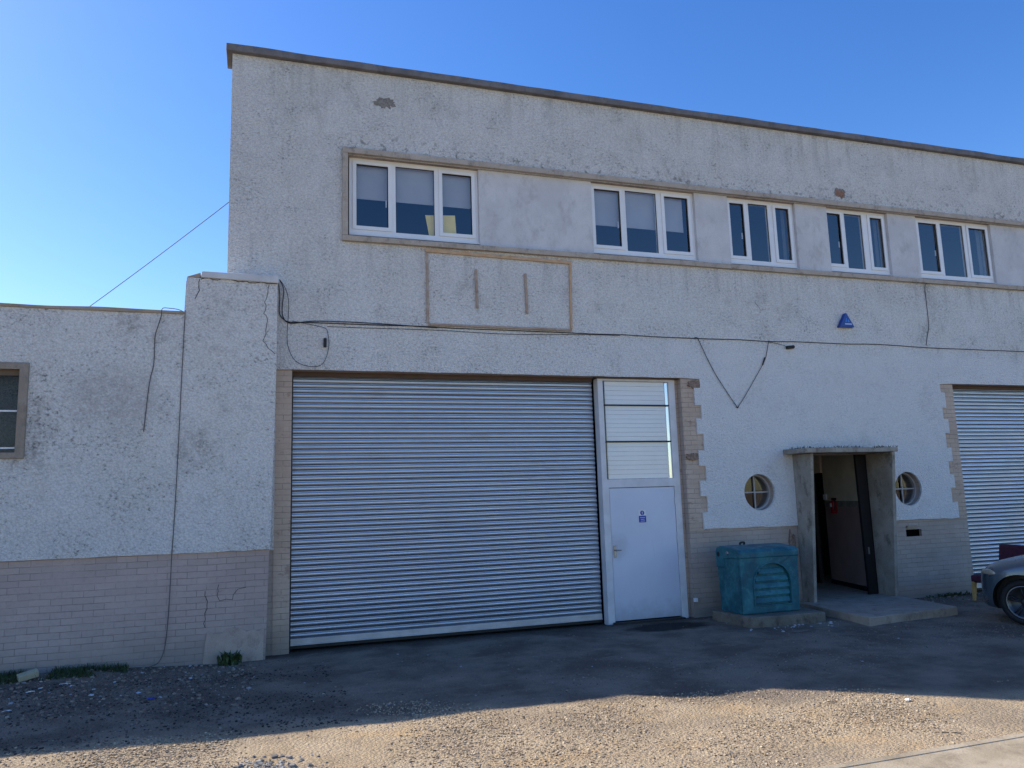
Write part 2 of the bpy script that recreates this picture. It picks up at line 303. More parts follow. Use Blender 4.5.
# ------------------------------------------------------------------ mesh building
ROOTLOC = {}
class MB:
    def pane(s, x0, x1, y, z0, z1): s.add([(x0,y,z0),(x1,y,z0),(x1,y,z1),(x0,y,z1)], [(0,1,2,3)]); return s
    """collects geometry in world coordinates; build() links it as one object"""
    def __init__(s): s.v = []; s.f = []
    def add(s, vs, fs):
        o = len(s.v); s.v += [tuple(p) for p in vs]; s.f += [tuple(i+o for i in f) for f in fs]
    def box(s, x0, x1, y0, y1, z0, z1):
        s.add([(x0,y0,z0),(x1,y0,z0),(x1,y1,z0),(x0,y1,z0),(x0,y0,z1),(x1,y0,z1),(x1,y1,z1),(x0,y1,z1)],
              [(0,3,2,1),(4,5,6,7),(0,1,5,4),(1,2,6,5),(2,3,7,6),(3,0,4,7)]); return s
    def hexa(s, p):   # 8 points ordered like box
        s.add(p, [(0,3,2,1),(4,5,6,7),(0,1,5,4),(1,2,6,5),(2,3,7,6),(3,0,4,7)]); return s
    def plate(s, loops, y0, y1, fn=None):
        """loops of (x,z): outline then holes, extruded from y0 (front) to y1; fn maps (x,y,z)"""
        fn = fn or (lambda x, y, z: (x, y, z))
        flat = [p for L in loops for p in L]; n = len(flat)
        tris = tessellate_polygon([[Vector((p[0], p[1], 0)) for p in L] for L in loops])
        vs = [fn(p[0], y0, p[1]) for p in flat] + [fn(p[0], y1, p[1]) for p in flat]
        fs = [tuple(t) for t in tris] + [tuple(i+n for i in reversed(t)) for t in tris]
        o = 0
        for L in loops:
            k = len(L)
            for i in range(k):
                a, b = o+i, o+(i+1) % k
                fs.append((a, b, b+n, a+n))
            o += k
        s.add(vs, fs); return s
    def tube(s, pts, r, seg=6, smooth=4, r2=None):
        P = [Vector(p) for p in pts]
        if smooth and len(P) > 2:
            Q = []
            for i in range(len(P)-1):
                a, b, c, d = P[max(i-1, 0)], P[i], P[i+1], P[min(i+2, len(P)-1)]
                for k in range(smooth):
                    t = k/smooth
                    Q.append(.5*((2*b)+(c-a)*t+(2*a-5*b+4*c-d)*t*t+(3*b-a-3*c+d)*t**3))
            P = Q+[P[-1]]
        vs = []; fs = []; n = len(P); up = None
        for i, p in enumerate(P):
            d = (P[min(i+1, n-1)]-P[max(i-1, 0)]).normalized()
            if up is None: up = d.orthogonal().normalized()
            up = (up-d*up.dot(d)).normalized(); sd = d.cross(up)
            rr = r if r2 is None else r+(r2-r)*i/(n-1)
            for k in range(seg):
                a = 2*math.pi*k/seg; vs.append(p+(up*math.cos(a)+sd*math.sin(a))*rr)
        for i in range(n-1):
            for k in range(seg):
                k2 = (k+1) % seg; fs.append((i*seg+k, i*seg+k2, (i+1)*seg+k2, (i+1)*seg+k))
        fs.append(tuple(range(seg))[::-1]); fs.append(tuple((n-1)*seg+k for k in range(seg)))
        s.add(vs, fs); return s
    def lathe(s, c, axis, prof, seg=24):
        """prof: list of (distance along axis, radius)"""
        c = Vector(c); ax = Vector(axis).normalized(); u = ax.orthogonal().normalized(); w = ax.cross(u)
        vs = []; fs = []
        for (h, r) in prof:
            for k in range(seg):
                a = 2*math.pi*k/seg; vs.append(c+ax*h+(u*math.cos(a)+w*math.sin(a))*r)
        for i in range(len(prof)-1):
            for k in range(seg):
                k2 = (k+1) % seg; fs.append((i*seg+k, i*seg+k2, (i+1)*seg+k2, (i+1)*seg+k))
        fs.append(tuple(range(seg))[::-1]); fs.append(tuple((len(prof)-1)*seg+k for k in range(seg)))
        s.add(vs, fs); return s
    def build(s, name, mat, parent=None, bevel=0, smooth=False, seg=2, loc=None):
        o0 = Vector(ROOTLOC.get(parent.name, (0, 0, 0))) if parent else Vector(loc or (0, 0, 0))
        me = bpy.data.meshes.new(name); me.from_pydata([Vector(p)-o0 for p in s.v], [], s.f); me.validate(); me.update()
        bm = bmesh.new(); bm.from_mesh(me); bmesh.ops.recalc_face_normals(bm, faces=bm.faces); bm.to_mesh(me); bm.free()
        me.materials.append(mat)
        o = bpy.data.objects.new(name, me); COL.objects.link(o)
        if parent: o.parent = parent; ROOTLOC[o.name] = o0
        else: o.location = o0; ROOTLOC[o.name] = o0
        if bevel:
            b = o.modifiers.new('b', 'BEVEL'); b.width = bevel; b.segments = seg; b.limit_method = 'ANGLE'; b.angle_limit = R(40)
            b.harden_normals = False
        if smooth:
            for p in me.polygons: p.use_smooth = True
        return o

def thing(name, label, cat, loc=(0, 0, 0), group=None):
    o = bpy.data.objects.new(name, None); COL.objects.link(o); o.location = loc; o.empty_display_size = .2
    ROOTLOC[o.name] = Vector(loc); return tag(o, label, cat, group)
def tag(o, label, cat, group=None):
    o['label'] = label; o['category'] = cat
    if group: o['group'] = group
    return o
def rect(x0, x1, z0, z1): return [(x0, z0), (x1, z0), (x1, z1), (x0, z1)]
def circ(cx, cz, r, n=40): return [(cx+r*math.cos(2*math.pi*i/n), cz+r*math.sin(2*math.pi*i/n)) for i in range(n)]

# ------------------------------------------------------------------ ground
def axis(a, b, step, far, grow=1.25):
    L = []; x = a; d = step
    while x > -far: d *= grow; x -= d; L.append(x)
    L = L[::-1]
    n = int(round((b-a)/step)); L += [a+i*(b-a)/n for i in range(n+1)]
    x = b; d = step
    while x < far: d *= grow; x += d; L.append(x)
    return L
def gh(x, y):
    h = 0.
    if -9 < y < 1 and -7 < x < 16:
        p = Vector((x, y, 0))
        env = min(1, max(0, -y*3))
        h += env*(.010*noise.noise(p*.6)+.010*noise.noise(p*1.5+Vector((5, 1, 2)))+.005*noise.noise(p*5))
        h += .004*noise.noise(p*13)
        h += .07*max(0, min(1, (-.4-x)/1.5))*max(0, min(1, (y+7)/2))
        h -= .02*max(0, min(1, 1-abs(x-3.2)/2.5))*max(0, min(1, 1-abs(y+4)/2))
        h += .035*math.exp(-((x-.1)/.6)**2-((y+4.7)/.45)**2)
    return h
xs = axis(-4.5, 13., .06, 400); ys = axis(-8.2, .2, .06, 400)
gv = [(x, y, gh(x, y)-(.02 if y > .1 else 0)) for y in ys for x in xs]
nx = len(xs); gf = [(j*nx+i, j*nx+i+1, (j+1)*nx+i+1, (j+1)*nx+i) for j in range(len(ys)-1) for i in range(nx-1)]
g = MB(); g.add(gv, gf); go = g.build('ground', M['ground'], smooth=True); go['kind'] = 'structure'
b = MB()
n = 60
top = [(-30+90*i/n, -6.23+.012*noise.noise(Vector((i*.9, 0, 0))), .030) for i in range(n+1)]
for i in range(n):
    a, c = top[i], top[i+1]
    b.hexa([(a[0], -11.8, -.1), (c[0], -11.8, -.1), (c[0], c[1], -.1), (a[0], a[1], -.1), (a[0], -11.8, .026), (c[0], -11.8, .026), (c[0], c[1], .026), (a[0], a[1], .026)])
so = b.build('road', M['slab']); so['kind'] = 'structure'
# low raised lip along the slab edge
b = MB()
for i in range(n):
    a, c = top[i], top[i+1]
    b.hexa([(a[0], a[1]-.07, .02), (c[0], c[1]-.07, .02), (c[0], c[1]+.002, -.05), (a[0], a[1]+.002, -.05),
            (a[0], a[1]-.06, .032), (c[0], c[1]-.06, .032), (c[0], c[1]+.002, .033), (a[0], a[1]+.002, .033)])
so = b.build('kerb', M['slab']); so['kind'] = 'structure'

# ------------------------------------------------------------------ main building
B = thing('industrial_building', 'two-storey white roughcast workshop building with a strip of upper windows and roller shutters', 'building', (6, 0, 0))
XR = 26.
OP = (.43, 6.57); EN = (8.70, 10.28); RO = (12.36, 16.6); LZ = 3.82
outer = [(-.45, -.1), (OP[0], -.1), (OP[0], LZ), (OP[1], LZ), (OP[1], -.1), (EN[0], -.1), (EN[0], 2.53), (EN[1], 2.53), (EN[1], -.1), (RO[0], -.1), (RO[0], LZ), (RO[1], LZ), (RO[1], -.1), (XR, -.1), (XR, 8.43), (-.45, 8.43)]
RW = [(7.92, 1.923, .298), (11.04, 1.902, .298)]
strip = (1.19, 24.0, 5.81, 7.08)
vent = (10.92, 11.27, 1.06, 1.185)
MB().plate([outer, rect(*strip)] + [circ(*c) for c in RW] + [rect(*vent)], .035, .38).build('wall', M['brick'], B)
zq = [3.80, 3.655, 3.37, 3.156, 2.893, 2.63, 2.372, 2.13, 1.89, 1.633, 1.367]
def teeth(wide, narrow, sgn_first_wide=True):
    L = []
    for i in range(10):
        x = (wide if i % 2 == 0 else narrow)+random.uniform(-.012, .012)
        L += [(x, zq[i]+random.uniform(-.008, .008)), (x, zq[i+1]+random.uniform(-.008, .008))]
    return L
tL = teeth(6.925, 6.812); tL[0] = (tL[0][0], 3.805); tL[-1] = (tL[-1][0], 1.362)
tR = teeth(12.03, 12.14); tR[0] = (tR[0][0], 3.805); tR[-1] = (tR[-1][0], 1.355)
tX = [(12.31+16.6-x, z) for x, z in tR]
def wob(p, q, n=12, a=.008):
    return [(p[0]+(q[0]-p[0])*i/n, p[1]+(q[1]-p[1])*i/n+random.uniform(-a, a)) for i in range(n+1)]
hout = ([(-.45, 1.36), (.215, 1.36), (.215, 3.812)] + wob((.44, 3.818), (6.53, 3.818), 30, .004) + tL + wob((6.86, 1.362), (8.622, 1.352), 12) +
        [(8.622, 2.57), (10.315, 2.57)] + wob((10.315, 1.362), (12.10, 1.345), 12) + tR[::-1] + [(12.32, 3.818), (16.59, 3.818)] + tX + [(16.9, 1.35), (XR, 1.35), (XR, 8.43), (-.45, 8.43)])
MB().plate([hout, rect(*strip)] + [circ(c[0], c[1], c[2]) for c in RW], 0., .0345).build('render', M['harling'], B, bevel=.006)
MB().box(.215, .429, .027, .0345, .0, 3.815).build('quoin', M['brick_quoin'], B)
MB().box(6.571, 6.96, .027, .0345, 1.34, 3.803).build('quoin', M['brick_quoin'], B)
MB().box(11.98, 12.359, .027, .0345, 1.34, 3.803).build('quoin', M['brick_quoin'], B)
MB().box(16.601, 16.98, .027, .0345, 1.34, 3.803).build('quoin', M['brick_quoin'], B)
# other outside walls, roof and the dark rooms inside
m = MB(); m.box(-.45, -.10, .381, 16, -.1, 8.41); m.box(XR-.35, XR, .381, 16, -.1, 8.41); m.box(-.45, XR, 16.001, 16.35, -.1, 8.41)
m.build('side_wall', M['harling'], B)
MB().box(-.3, XR-.2, .39, 16.2, 8.1, 8.3).build('roof', M['roof'], B)
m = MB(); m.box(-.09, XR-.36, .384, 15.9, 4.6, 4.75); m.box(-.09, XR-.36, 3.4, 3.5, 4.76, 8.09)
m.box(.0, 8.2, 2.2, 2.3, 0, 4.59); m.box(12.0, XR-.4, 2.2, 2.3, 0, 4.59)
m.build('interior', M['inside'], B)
# painted panels between the windows
wins = [(1.22, 3.21), (5.14, 7.08), (7.74, 9.155), (9.86, 11.25), (11.94, 13.84)]
edges = [strip[0]] + [v for w in wins for v in w] + [strip[1]]
for i in range(0, len(edges), 2):
    if edges[i+1]-edges[i] > .05: MB().box(edges[i]+.001, edges[i+1]-.001, .045, .30, strip[2], strip[3]).build('infill_panel', M['strip'], B, bevel=.006)
# lintel, sill band and jamb
def band(x0, x1, y0, y1, z0, z1, name, wob=.006, n=90):
    m = MB(); rows = []
    for i in range(n+1):
        x = x0+(x1-x0)*i/n; q = lambda k: wob*noise.noise(Vector((x*1.7, k*7.3, z0)))
        rows.append([(x, y0+q(1), z0+q(2)*.6), (x, y1, z0), (x, y1, z1), (x, y0+q(3), z1+q(4))])
    vs = [p for r in rows for p in r]; fs = []
    for i in range(n):
        for k in range(4):
            k2 = (k+1) % 4; fs.append((i*4+k, i*4+k2, i*4+4+k2, i*4+4+k))
    fs += [(3, 2, 1, 0), (n*4, n*4+1, n*4+2, n*4+3)]
    m.add(vs, fs); return m
band(1.108, 24.1, -.06, .28, 7.082, 7.170, 'x').build('lintel_band', M['band'], B, bevel=.008)
band(1.108, 24.1, -.065, .28, 5.727, 5.808, 'x').build('sill_band', M['band'], B, bevel=.008)
MB().box(1.108, 1.189, -.055, .28, 5.810, 7.080).build('window_jamb', M['band'], B, bevel=.008)
band(-.535, XR+.1, -.085, .45, 8.432, 8.537, 'x', .009, 300).build('coping', M['coping'], B, bevel=.012)
MB().box(-.452, -.08, .452, 16.4, 8.415, 8.54).build('coping', M['coping'], B, bevel=.012)

# upper windows
def window(x0, x1, panes, blind=None, tallblind=None):
    z0, z1 = 5.890, 7.080
    holes = [rect(*p) for p in panes]
    fr = [rect(panes[i][0]-(.035 if i != 1 else .0), panes[i][1]+(.035 if i != 1 else 0), panes[i][2]-(.035 if i != 1 else 0), panes[i][3]+(.035 if i != 1 else 0)) for i in range(3)]
    w = MB().plate([rect(x0, x1, z0, z1)] + fr, .105, .175).build('window', M['upvc'], B, bevel=.004)
    for i in (0, 2):
        p = panes[i]; o = rect(p[0]-.058, p[1]+.058, p[2]-.058, p[3]+.052)
        MB().plate([o, rect(*p)], .088, .1045).build('sash', M['upvc'], w, bevel=.004)
    g = MB(); s = MB()
    for p in panes:
        g.pane(p[0]-.004, p[1]+.004, .131, p[2]-.004, p[3]+.004)
        s.plate([rect(p[0]-.006, p[1]+.006, p[2]-.006, p[3]+.006), rect(p[0]+.008, p[1]-.008, p[2]+.008, p[3]-.012)], .1205, .1275)
    s.build('seal', M['seal'], w); g.build('glass', M['glass'], w)
    MB().hexa([(x0-.01, .055, z0-.032), (x1+.02, .055, z0-.032), (x1+.02, .18, z0-.032), (x0-.01, .18, z0-.032),
               (x0-.01, .055, z0-.018), (x1+.02, .055, z0-.018), (x1+.02, .18, z0-.002), (x0-.01, .18, z0-.002)]).build('window_sill', M['upvc'], w, bevel=.004)
    if blind:
        m = MB()
        for p in panes: m.box(p[0]-.06 if p is panes[0] else p[0]-.05, p[1]+(.05 if p is not panes[2] or not tallblind else -.05), .20, .203, blind, 7.06)
        m.build('blind', M['blind'], w)
        m = MB(); m.box(panes[0][0], panes[2][1]-(.05 if tallblind else 0), .196, .208, blind-.012, blind); m.build('blind_bar', M['blind'], w)
    # window handle on the opening sashes
    m = MB(); m.box(panes[0][1]-.03, panes[0][1]-.012, .15, .165, 6.36, 6.47); m.build('handle', M['upvc'], w)
    return w
def ps(a, b, c, d, e, f): return [(a, b, 6.02, 6.985), (c, d, 5.958, 7.012), (e, f, 6.015, 6.978)]
window(*wins[0], ps(1.326, 1.800, 1.916, 2.515, 2.640, 3.107), 6.49)
window(*wins[1], ps(5.210, 5.676, 5.783, 6.365, 6.515, 6.970), 6.408, True)
window(*wins[2], ps(7.810, 8.097, 8.205, 8.611, 8.768, 9.050))
window(*wins[3], ps(9.897, 10.195, 10.297, 10.697, 10.878, 11.153))
window(*wins[4], ps(12.04, 12.49, 12.60, 13.17, 13.31, 13.75))
# pale curtain edges at the right of the plain windows
for (a, c) in ((8.99, 9.06), (11.09, 11.16), (13.66, 13.76)):
    m = MB(); k = 8
    vs = [(a+(c-a)*i/k, .24+.02*(i % 2), z) for i in range(k+1) for z in (5.9, 7.06)]
    m.add(vs, [(2*i, 2*i+2, 2*i+3, 2*i+1) for i in range(k)]); m.build('curtain', M['netcurtain'], B)
# round windows
for (cx, cz, r) in RW:
    w = MB().plate([circ(cx, cz, r-.002), circ(cx, cz, r-.028)], .12, .19).build('round_window', M['roundframe'], B)
    m = MB(); m.box(cx-.011, cx+.011, .14, .165, cz-r+.028, cz+r-.028); m.build('glazing_bar', M['roundframe'], w)
    m = MB(); m.box(cx-r+.028, cx-.0115, .142, .163, cz-.011, cz+.011); m.box(cx+.0115, cx+r-.028, .142, .163, cz-.011, cz+.011); m.build('glazing_bar', M['roundframe'], w)
    L = circ(cx, cz, r-.028); m = MB(); m.add([(x, .17, z) for x, z in L], [tuple(range(len(L)))]); m.build('glass', M['oldglass'], w)
    MB().box(cx-.5, cx+.5, .9, .92, cz-.6, cz+.6).build('back_board', M['greyboard'], w)

# roller shutters
def shutter(x0, x1, ztop, zbot, y, name='roller_shutter'):
    pitch = .0735; prof = []
    z = zbot+.10; K = 8
    while z < ztop:
        out = 0.
        for k in range(K):
            prof.append((z+pitch*.86*k/(K-1), y-out))
            out -= math.tan(R(-42+68*(k+.5)/(K-1)))*pitch*.86/(K-1)
        prof.append((z+pitch*.88, y+.006)); prof.append((z+pitch*.985, y+.006)); z += pitch
    vs = []; fs = []
    nxx = 2
    for i in range(nxx+1):
        x = x0+(x1-x0)*i/nxx
        for (zz, yy) in prof: vs.append((x, yy, zz+(.010*math.sin(math.pi*i/nxx)*noise.noise(Vector((0, int((zz-zbot-.10)/pitch+.001)*1.7, 2))) if i == 1 else 0)))
    q = len(prof)
    for i in range(nxx):
        for k in range(q-1): fs.append((i*q+k, (i+1)*q+k, (i+1)*q+k+1, i*q+k+1))
    m = MB(); m.add(vs, fs); o = m.build(name, M['slats'], B)
    for k, p in enumerate(o.data.polygons): p.use_smooth = (k % (q-1)) % (K+2) < K-1
    m = MB(); m.box(x0, x1, y-.028, y+.02, zbot+.012, zbot+.102); m.box(x0, x1, y-.045, y-.0285, zbot+.012, zbot+.03)
    m.build('bottom_bar', M['steelbar'], o, bevel=.004)
    m = MB(); m.box(x0, x1, y-.022, y+.018, zbot-.03, zbot+.0115); m.build('rubber_seal', M['seal'], o)
    return o
shutter(.40, 5.09, 3.80, .045, .30)
shutter(12.34, 16.58, 3.80, .03, .30)
m = MB(); m.box(.431, .455, .235, .36, .0, 3.8); m.build('shutter_guide', M['blackplastic'], B, bevel=.003)
m = MB(); m.box(12.361, 12.385, .235, .36, .0, 3.8); m.build('shutter_guide', M['blackplastic'], B, bevel=.003)
MB().box(.44, 5.06, .20, .255, 3.755, 3.818).build('shutter_head', M['headwood'], B); MB().box(12.32, 16.59, .20, .255, 3.755, 3.818).build('shutter_head', M['headwood'], B)
m = MB(); m.box(.2, 16.9, .42, 1.1, 3.3, 4.5); m.build('shutter_box', M['inside'], B)

# side door unit beside the shutter
yd = .125
f = MB().plate([rect(5.125, 6.515, -.02, 3.805), rect(5.215, 6.40, 2.195, 3.765), rect(5.240, 6.40, -.05, 2.062)], yd, .29)
f.build('door_frame', M['framepaint'], B, bevel=.006)
dfr = bpy.data.objects['door_frame']
for (z0, z1) in ((3.388, 3.764), (2.800, 3.366), (2.198, 2.778)):
    pz = []; n = max(2, int((z1-z0)/.068))
    m = MB(); k = 0
    for i in range(n):
        a = z0+(z1-z0)*i/n; c = z0+(z1-z0)*(i+1)/n
        m.box(5.272, 6.345, yd+.055, yd+.08, a+.002, c-.0005)
    m.build('ribbed_panel', M['ribbed'], dfr, bevel=.003)
    MB().pane(5.216, 6.399, yd+.046, z0, z1).build('glass', M['clearglass'], dfr)
m = MB()
m.hexa([(5.216, yd+.05, 2.197), (5.27, yd+.09, 2.197), (5.27, yd+.1, 2.197), (5.216, yd+.1, 2.197), (5.216, yd+.05, 3.764), (5.27, yd+.09, 3.764), (5.27, yd+.1, 3.764), (5.216, yd+.1, 3.764)])
m.build('bead', M['bead'], dfr)
m = MB()
m.hexa([(6.348, yd+.09, 2.197), (6.399, yd+.05, 2.197), (6.399, yd+.1, 2.197), (6.348, yd+.1, 2.197), (6.348, yd+.09, 3.764), (6.399, yd+.05, 3.764), (6.399, yd+.1, 3.764), (6.348, yd+.1, 3.764)])
m.build('bead', M['bead'], dfr)
m = MB(); m.box(5.216, 6.399, yd+.02, yd+.07, 3.367, 3.387); m.box(5.216, 6.399, yd+.02, yd+.07, 2.779, 2.799); m.build('glazing_bar', M['seal'], dfr)
m = MB(); m.box(6.516, 6.568, .15, .3, 0, 3.81); m.build('door_filler', M['brick_quoin'], B)
MB().box(5.05, 6.56, .05, .125, 3.80, 3.817).build('door_flashing', M['headwood'], B)
door = MB().box(5.246, 6.394, yd+.012, yd+.06, .035, 2.054).build('door', M['doorpaint'], B, bevel=.003)
m = MB(); m.box(5.272, 5.315, yd-.001, yd+.011, .99, 1.17); m.build('handle_plate', M['chrome'], door, bevel=.004)
m = MB(); m.tube([(5.294, yd, 1.10), (5.294, yd-.045, 1.10), (5.32, yd-.05, 1.10), (5.375, yd-.05, 1.098)], .0095, 8); m.build('handle', M['chrome'], door, smooth=True)
for z in (.28, 1.18, 1.78):
    m = MB(); m.lathe((6.397, yd-.004, z), (0, 0, 1), [(0, .011), (.11, .011)], 10); m.build('hinge', M['framepaint'], door)
MB().box(5.2, 6.4, .02, .2, -.02, .022).build('threshold', M['blackplastic'], B)

# entrance: tapered concrete fins and canopy
def fin(x0, x1, yt, yb):
    m = MB(); m.hexa([(x0, yb, .0), (x1, yb, .0), (x1, .034, .0), (x0, .034, .0), (x0, yt, 2.53), (x1, yt, 2.53), (x1, .034, 2.53), (x0, .034, 2.53)]); return m
fin(8.625, 8.685, -.455, -.23).build('porch_pier', M['portal'], B, bevel=.008)
fin(10.245, 10.31, -.52, -.27).build('porch_pier', M['portal'], B, bevel=.008)
cn = MB(); N = 24; rows = []
for i in range(N+1):
    x = 8.44+(10.34-8.44)*i/N; q = lambda k: .012*noise.noise(Vector((x*4, k*5.1, 1)))
    rows += [(x, -.56+q(1), 2.535+q(2)*.4), (x, -.001, 2.535), (x, -.001, 2.622+q(4)), (x, -.56+q(1), 2.612+q(3))]
fs = [(i*4+k, i*4+(k+1) % 4, i*4+4+(k+1) % 4, i*4+4+k) for i in range(N) for k in range(4)] + [(3, 2, 1, 0), (N*4, N*4+1, N*4+2, N*4+3)]
cn.add(rows, fs); cn.build('porch_canopy', M['portal'], B, bevel=.008)
# jamb linings from the fins through the wall
MB().box(8.685, 8.72, .0345, .40, .1, 2.529).build('porch_jamb', M['portal'], B); MB().box(10.25, 10.279, .0345, .09, .1, 2.529).build('porch_jamb', M['portal'], B)
# hall behind the doorway
def hx(y): return 10.33+(10.70-10.33)*(y-.38)/(1.8-.38)
def hallband(z0, z1, off=0.):
    m = MB(); y0, y1 = .381, 1.78
    m.hexa([(hx(y0)-off, y0, z0), (hx(y0)+.1, y0, z0), (hx(y1)+.1, y1, z0), (hx(y1)-off, y1, z0), (hx(y0)-off, y0, z1), (hx(y0)+.1, y0, z1), (hx(y1)+.1, y1, z1), (hx(y1)-off, y1, z1)]); return m
hallband(1.708, 2.7).build('hall_wall', M['cream'], B)
hallband(.20, 1.596).build('hall_wall', M['mauve'], B)
hallband(1.597, 1.707, .006).build('dado_rail', M['dado'], B)
hallband(.0, .199, .012).build('skirting', M['darkdoor'], B)
m = MB(); m.box(hx(1.8)-.05, hx(1.8)+.1, 1.781, 3.0, 2.262, 2.7); m.build('door_head', M['cream'], B)
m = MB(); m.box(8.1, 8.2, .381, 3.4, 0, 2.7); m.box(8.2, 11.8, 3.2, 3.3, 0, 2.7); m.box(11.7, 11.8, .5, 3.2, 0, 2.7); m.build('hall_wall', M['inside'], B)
MB().box(8.1, 11.8, .381, 3.3, 2.705, 2.8).build('hall_ceiling', M['cream'], B)
m = MB(); m.box(8.70, 10.27, .0, .38, .0, .118); m.box(8.2, 11.69, .381, 3.19, .0, .117); m.build('hall_floor', M['concrete'], B)
ed = MB().hexa([(10.06, .10, .12), (10.249, .10, .12), (10.249, .15, .12), (10.06, .15, .12), (10.03, .10, 2.525), (10.249, .10, 2.525), (10.249, .15, 2.525), (10.03, .15, 2.525)]).build('entrance_door', M['darkdoor'], B)
m = MB(); m.box(10.10, 10.125, .07, .099, .80, .92); m.build('handle', M['chrome'], ed, bevel=.004)
MB().hexa([(10.55, 1.83, .12), (10.72, 2.5, .12), (10.66, 2.52, .12), (10.49, 1.85, .12), (10.55, 1.83, 2.255), (10.72, 2.5, 2.255), (10.66, 2.52, 2.255), (10.49, 1.85, 2.255)]).build('inner_door', M['darkdoor'], B)
MB().box(10.60, 10.62, 1.62, 1.70, 1.73, 1.835).build('light_switch', M['white'], B)
# dark air brick slot and its flap
m = MB(); m.box(vent[0], vent[1], .09, .1, vent[2], vent[3]); m.build('vent_back', M['void'], B)  # black sheet standing in for the darkness inside the slot
MB().hexa([(10.93, .005, 1.205), (11.16, .005, 1.205), (11.16, .03, 1.215), (10.93, .03, 1.215), (10.93, .0, 1.255), (11.16, .0, 1.255), (11.16, .03, 1.255), (10.93, .03, 1.255)]).build('vent_hood', M['concrete'], B, bevel=.004)
# places where the render has fallen away
def patch(cx, cz, w, h, mat, y=-.004, n=44, jag=.3):
    L = []
    for i in range(n):
        a = 2*math.pi*i/n; k = 1+.5*noise.noise(Vector((cx*3+math.cos(a)*1.3, cz*2+math.sin(a)*1.3, 4)))+.45*noise.noise(Vector((cx+math.cos(a)*4, cz+math.sin(a)*4, 7)))+random.uniform(-.05, .05)
        L.append((cx+w*.5*math.cos(a)*k, cz+h*.5*math.sin(a)*k))
    return MB().plate([L], y, .001).build('bare_patch', mat, B)
patch(1.745, 7.975, .30, .17, M['baremortar'])
patch(10.165, 7.36, .25, .18, M['baremortar'], -.003); patch(10.16, 7.345, .18, .13, M['barebrick'], -.007)
patch(6.72, 2.53, .26, .12, M['flake'], .0235); patch(6.80, 3.72, .22, .14, M['flake'], .0235)
patch(8.50, .85, .13, .75, M['flake'], .0325); # cement patching at the foot of the quoin
def crack_shade_line(pts, y, w, parent, name='crack_shade'):
    m = MB()
    P = []
    for i in range(len(pts)-1):
        a, c = Vector((*pts[i], 0)), Vector((*pts[i+1], 0))
        k = max(2, int((c-a).length/.05))
        for j in range(k):
            q = a.lerp(c, j/k); P.append((q.x+random.uniform(-.02, .02), y, q.y+random.uniform(-.014, .014)))
    P.append((pts[-1][0], y, pts[-1][1]))
    m.tube(P, w, 5, 0); return m.build(name, M['crack_shade'], parent)
crack_shade_line([(1.0, 7.62), (.6, 7.5), (.25, 7.48), (.05, 7.55)], .003, .0035, B)
crack_shade_line([(8.1, 5.2), (8.2, 5.08), (8.24, 5.02)], .002, .004, B)

# ------------------------------------------------------------------ low annexe on the left
A = thing('annexe_building', 'low white roughcast wing with beige brick base and raised end pier', 'building', (-4, -.25, 0))
XL = -14.; yw = -.25
pr_ = lambda z: .126+(.213-.126)*max(0, z)/3.8 if z < 3.8 else .213
wwin = (-3.95, -2.80, 2.68, 3.70)
body = [(XL, -.1), (pr_(0), -.1), (pr_(1.4), 1.4), (.205, 3.8), (.205, 4.97), (-.78, 4.97), (-.95, 4.95), (-.965, 4.46), (XL, 4.44)]
MB().plate([body, rect(*wwin)], yw+.035, .03 - .002).build('wall', mat_brick('painted_brick_wing', (.425, .335, .295), (.47, .375, .335)), A)
ho = [(XL, 1.405)] + wob((-9, 1.405), (.168, 1.385), 60, .006) + [(.213, 3.8), (.213, 4.985), (-.77, 4.985), (-.94, 4.99), (-.955, 4.50), (XL, 4.455)]
MB().plate([ho, rect(*wwin)], yw, yw+.0345).build('render', M['harling'], A, bevel=.008)
m = MB(); m.box(XL, -.46, .029, .3, -.1, 4.44); m.box(XL, XL+.3, .301, 9, -.1, 4.44); m.box(XL, -.46, 9, 9.3, -.1, 4.44); m.build('side_wall', M['harling'], A)
MB().box(XL, -.46, .301, 9, 4.12, 4.3).build('roof', M['roof'], A)
MB().box(XL+.31, -.47, 3., 3.1, 0, 4.1).build('interior', M['inside'], A)
band(XL-.05, -.962, yw-.022, .31, 4.478, 4.522, 'x', .012, 120).build('coping', M['concrete'], A, bevel=.008)
MB().hexa([(-.77, yw-.035, 4.99), (.225, yw-.035, 4.965), (.225, .02, 4.965), (-.77, .02, 4.99), (-.755, yw-.035, 5.075), (.225, yw-.035, 5.07), (.225, .02, 5.075), (-.74, .02, 5.08)]).build('pier_cap', M['strip'], A, bevel=.012)
MB().hexa([(-.94, yw-.002, 4.991), (-.775, yw-.002, 4.991), (-.775, .02, 4.991), (-.94, .02, 4.991), (-.935, yw, 5.00), (-.775, yw, 5.06), (-.775, .02, 5.06), (-.935, .02, 5.0)]).build('pier_cap', M['concrete'], A, bevel=.01)
w = MB().plate([rect(wwin[0]-.1, wwin[1]+.1, 2.605, 3.785), rect(*wwin)], yw-.03, yw+.034).build('window', M['wingsurround'], A, bevel=.006)
m = MB().plate([rect(*wwin), rect(wwin[0]+.04, wwin[1]-.02, wwin[2]+.02, 3.63), ], yw+.05, yw+.11); m.build('frame', simple('brown_frame', (.12, .085, .06), .6), w)
MB().box(wwin[0]+.04, wwin[1]-.02, yw+.07, yw+.1, 3.185, 3.205).build('glazing_bar', M['upvc'], w)
MB().box(wwin[0]+.04, wwin[1]-.02, yw+.07, yw+.1, 2.73, 2.75).build('glazing_bar', M['upvc'], w)
MB().pane(wwin[0]+.04, wwin[1]-.02, yw+.085, 2.70, 3.63).build('glass', M['dullglass'], w)
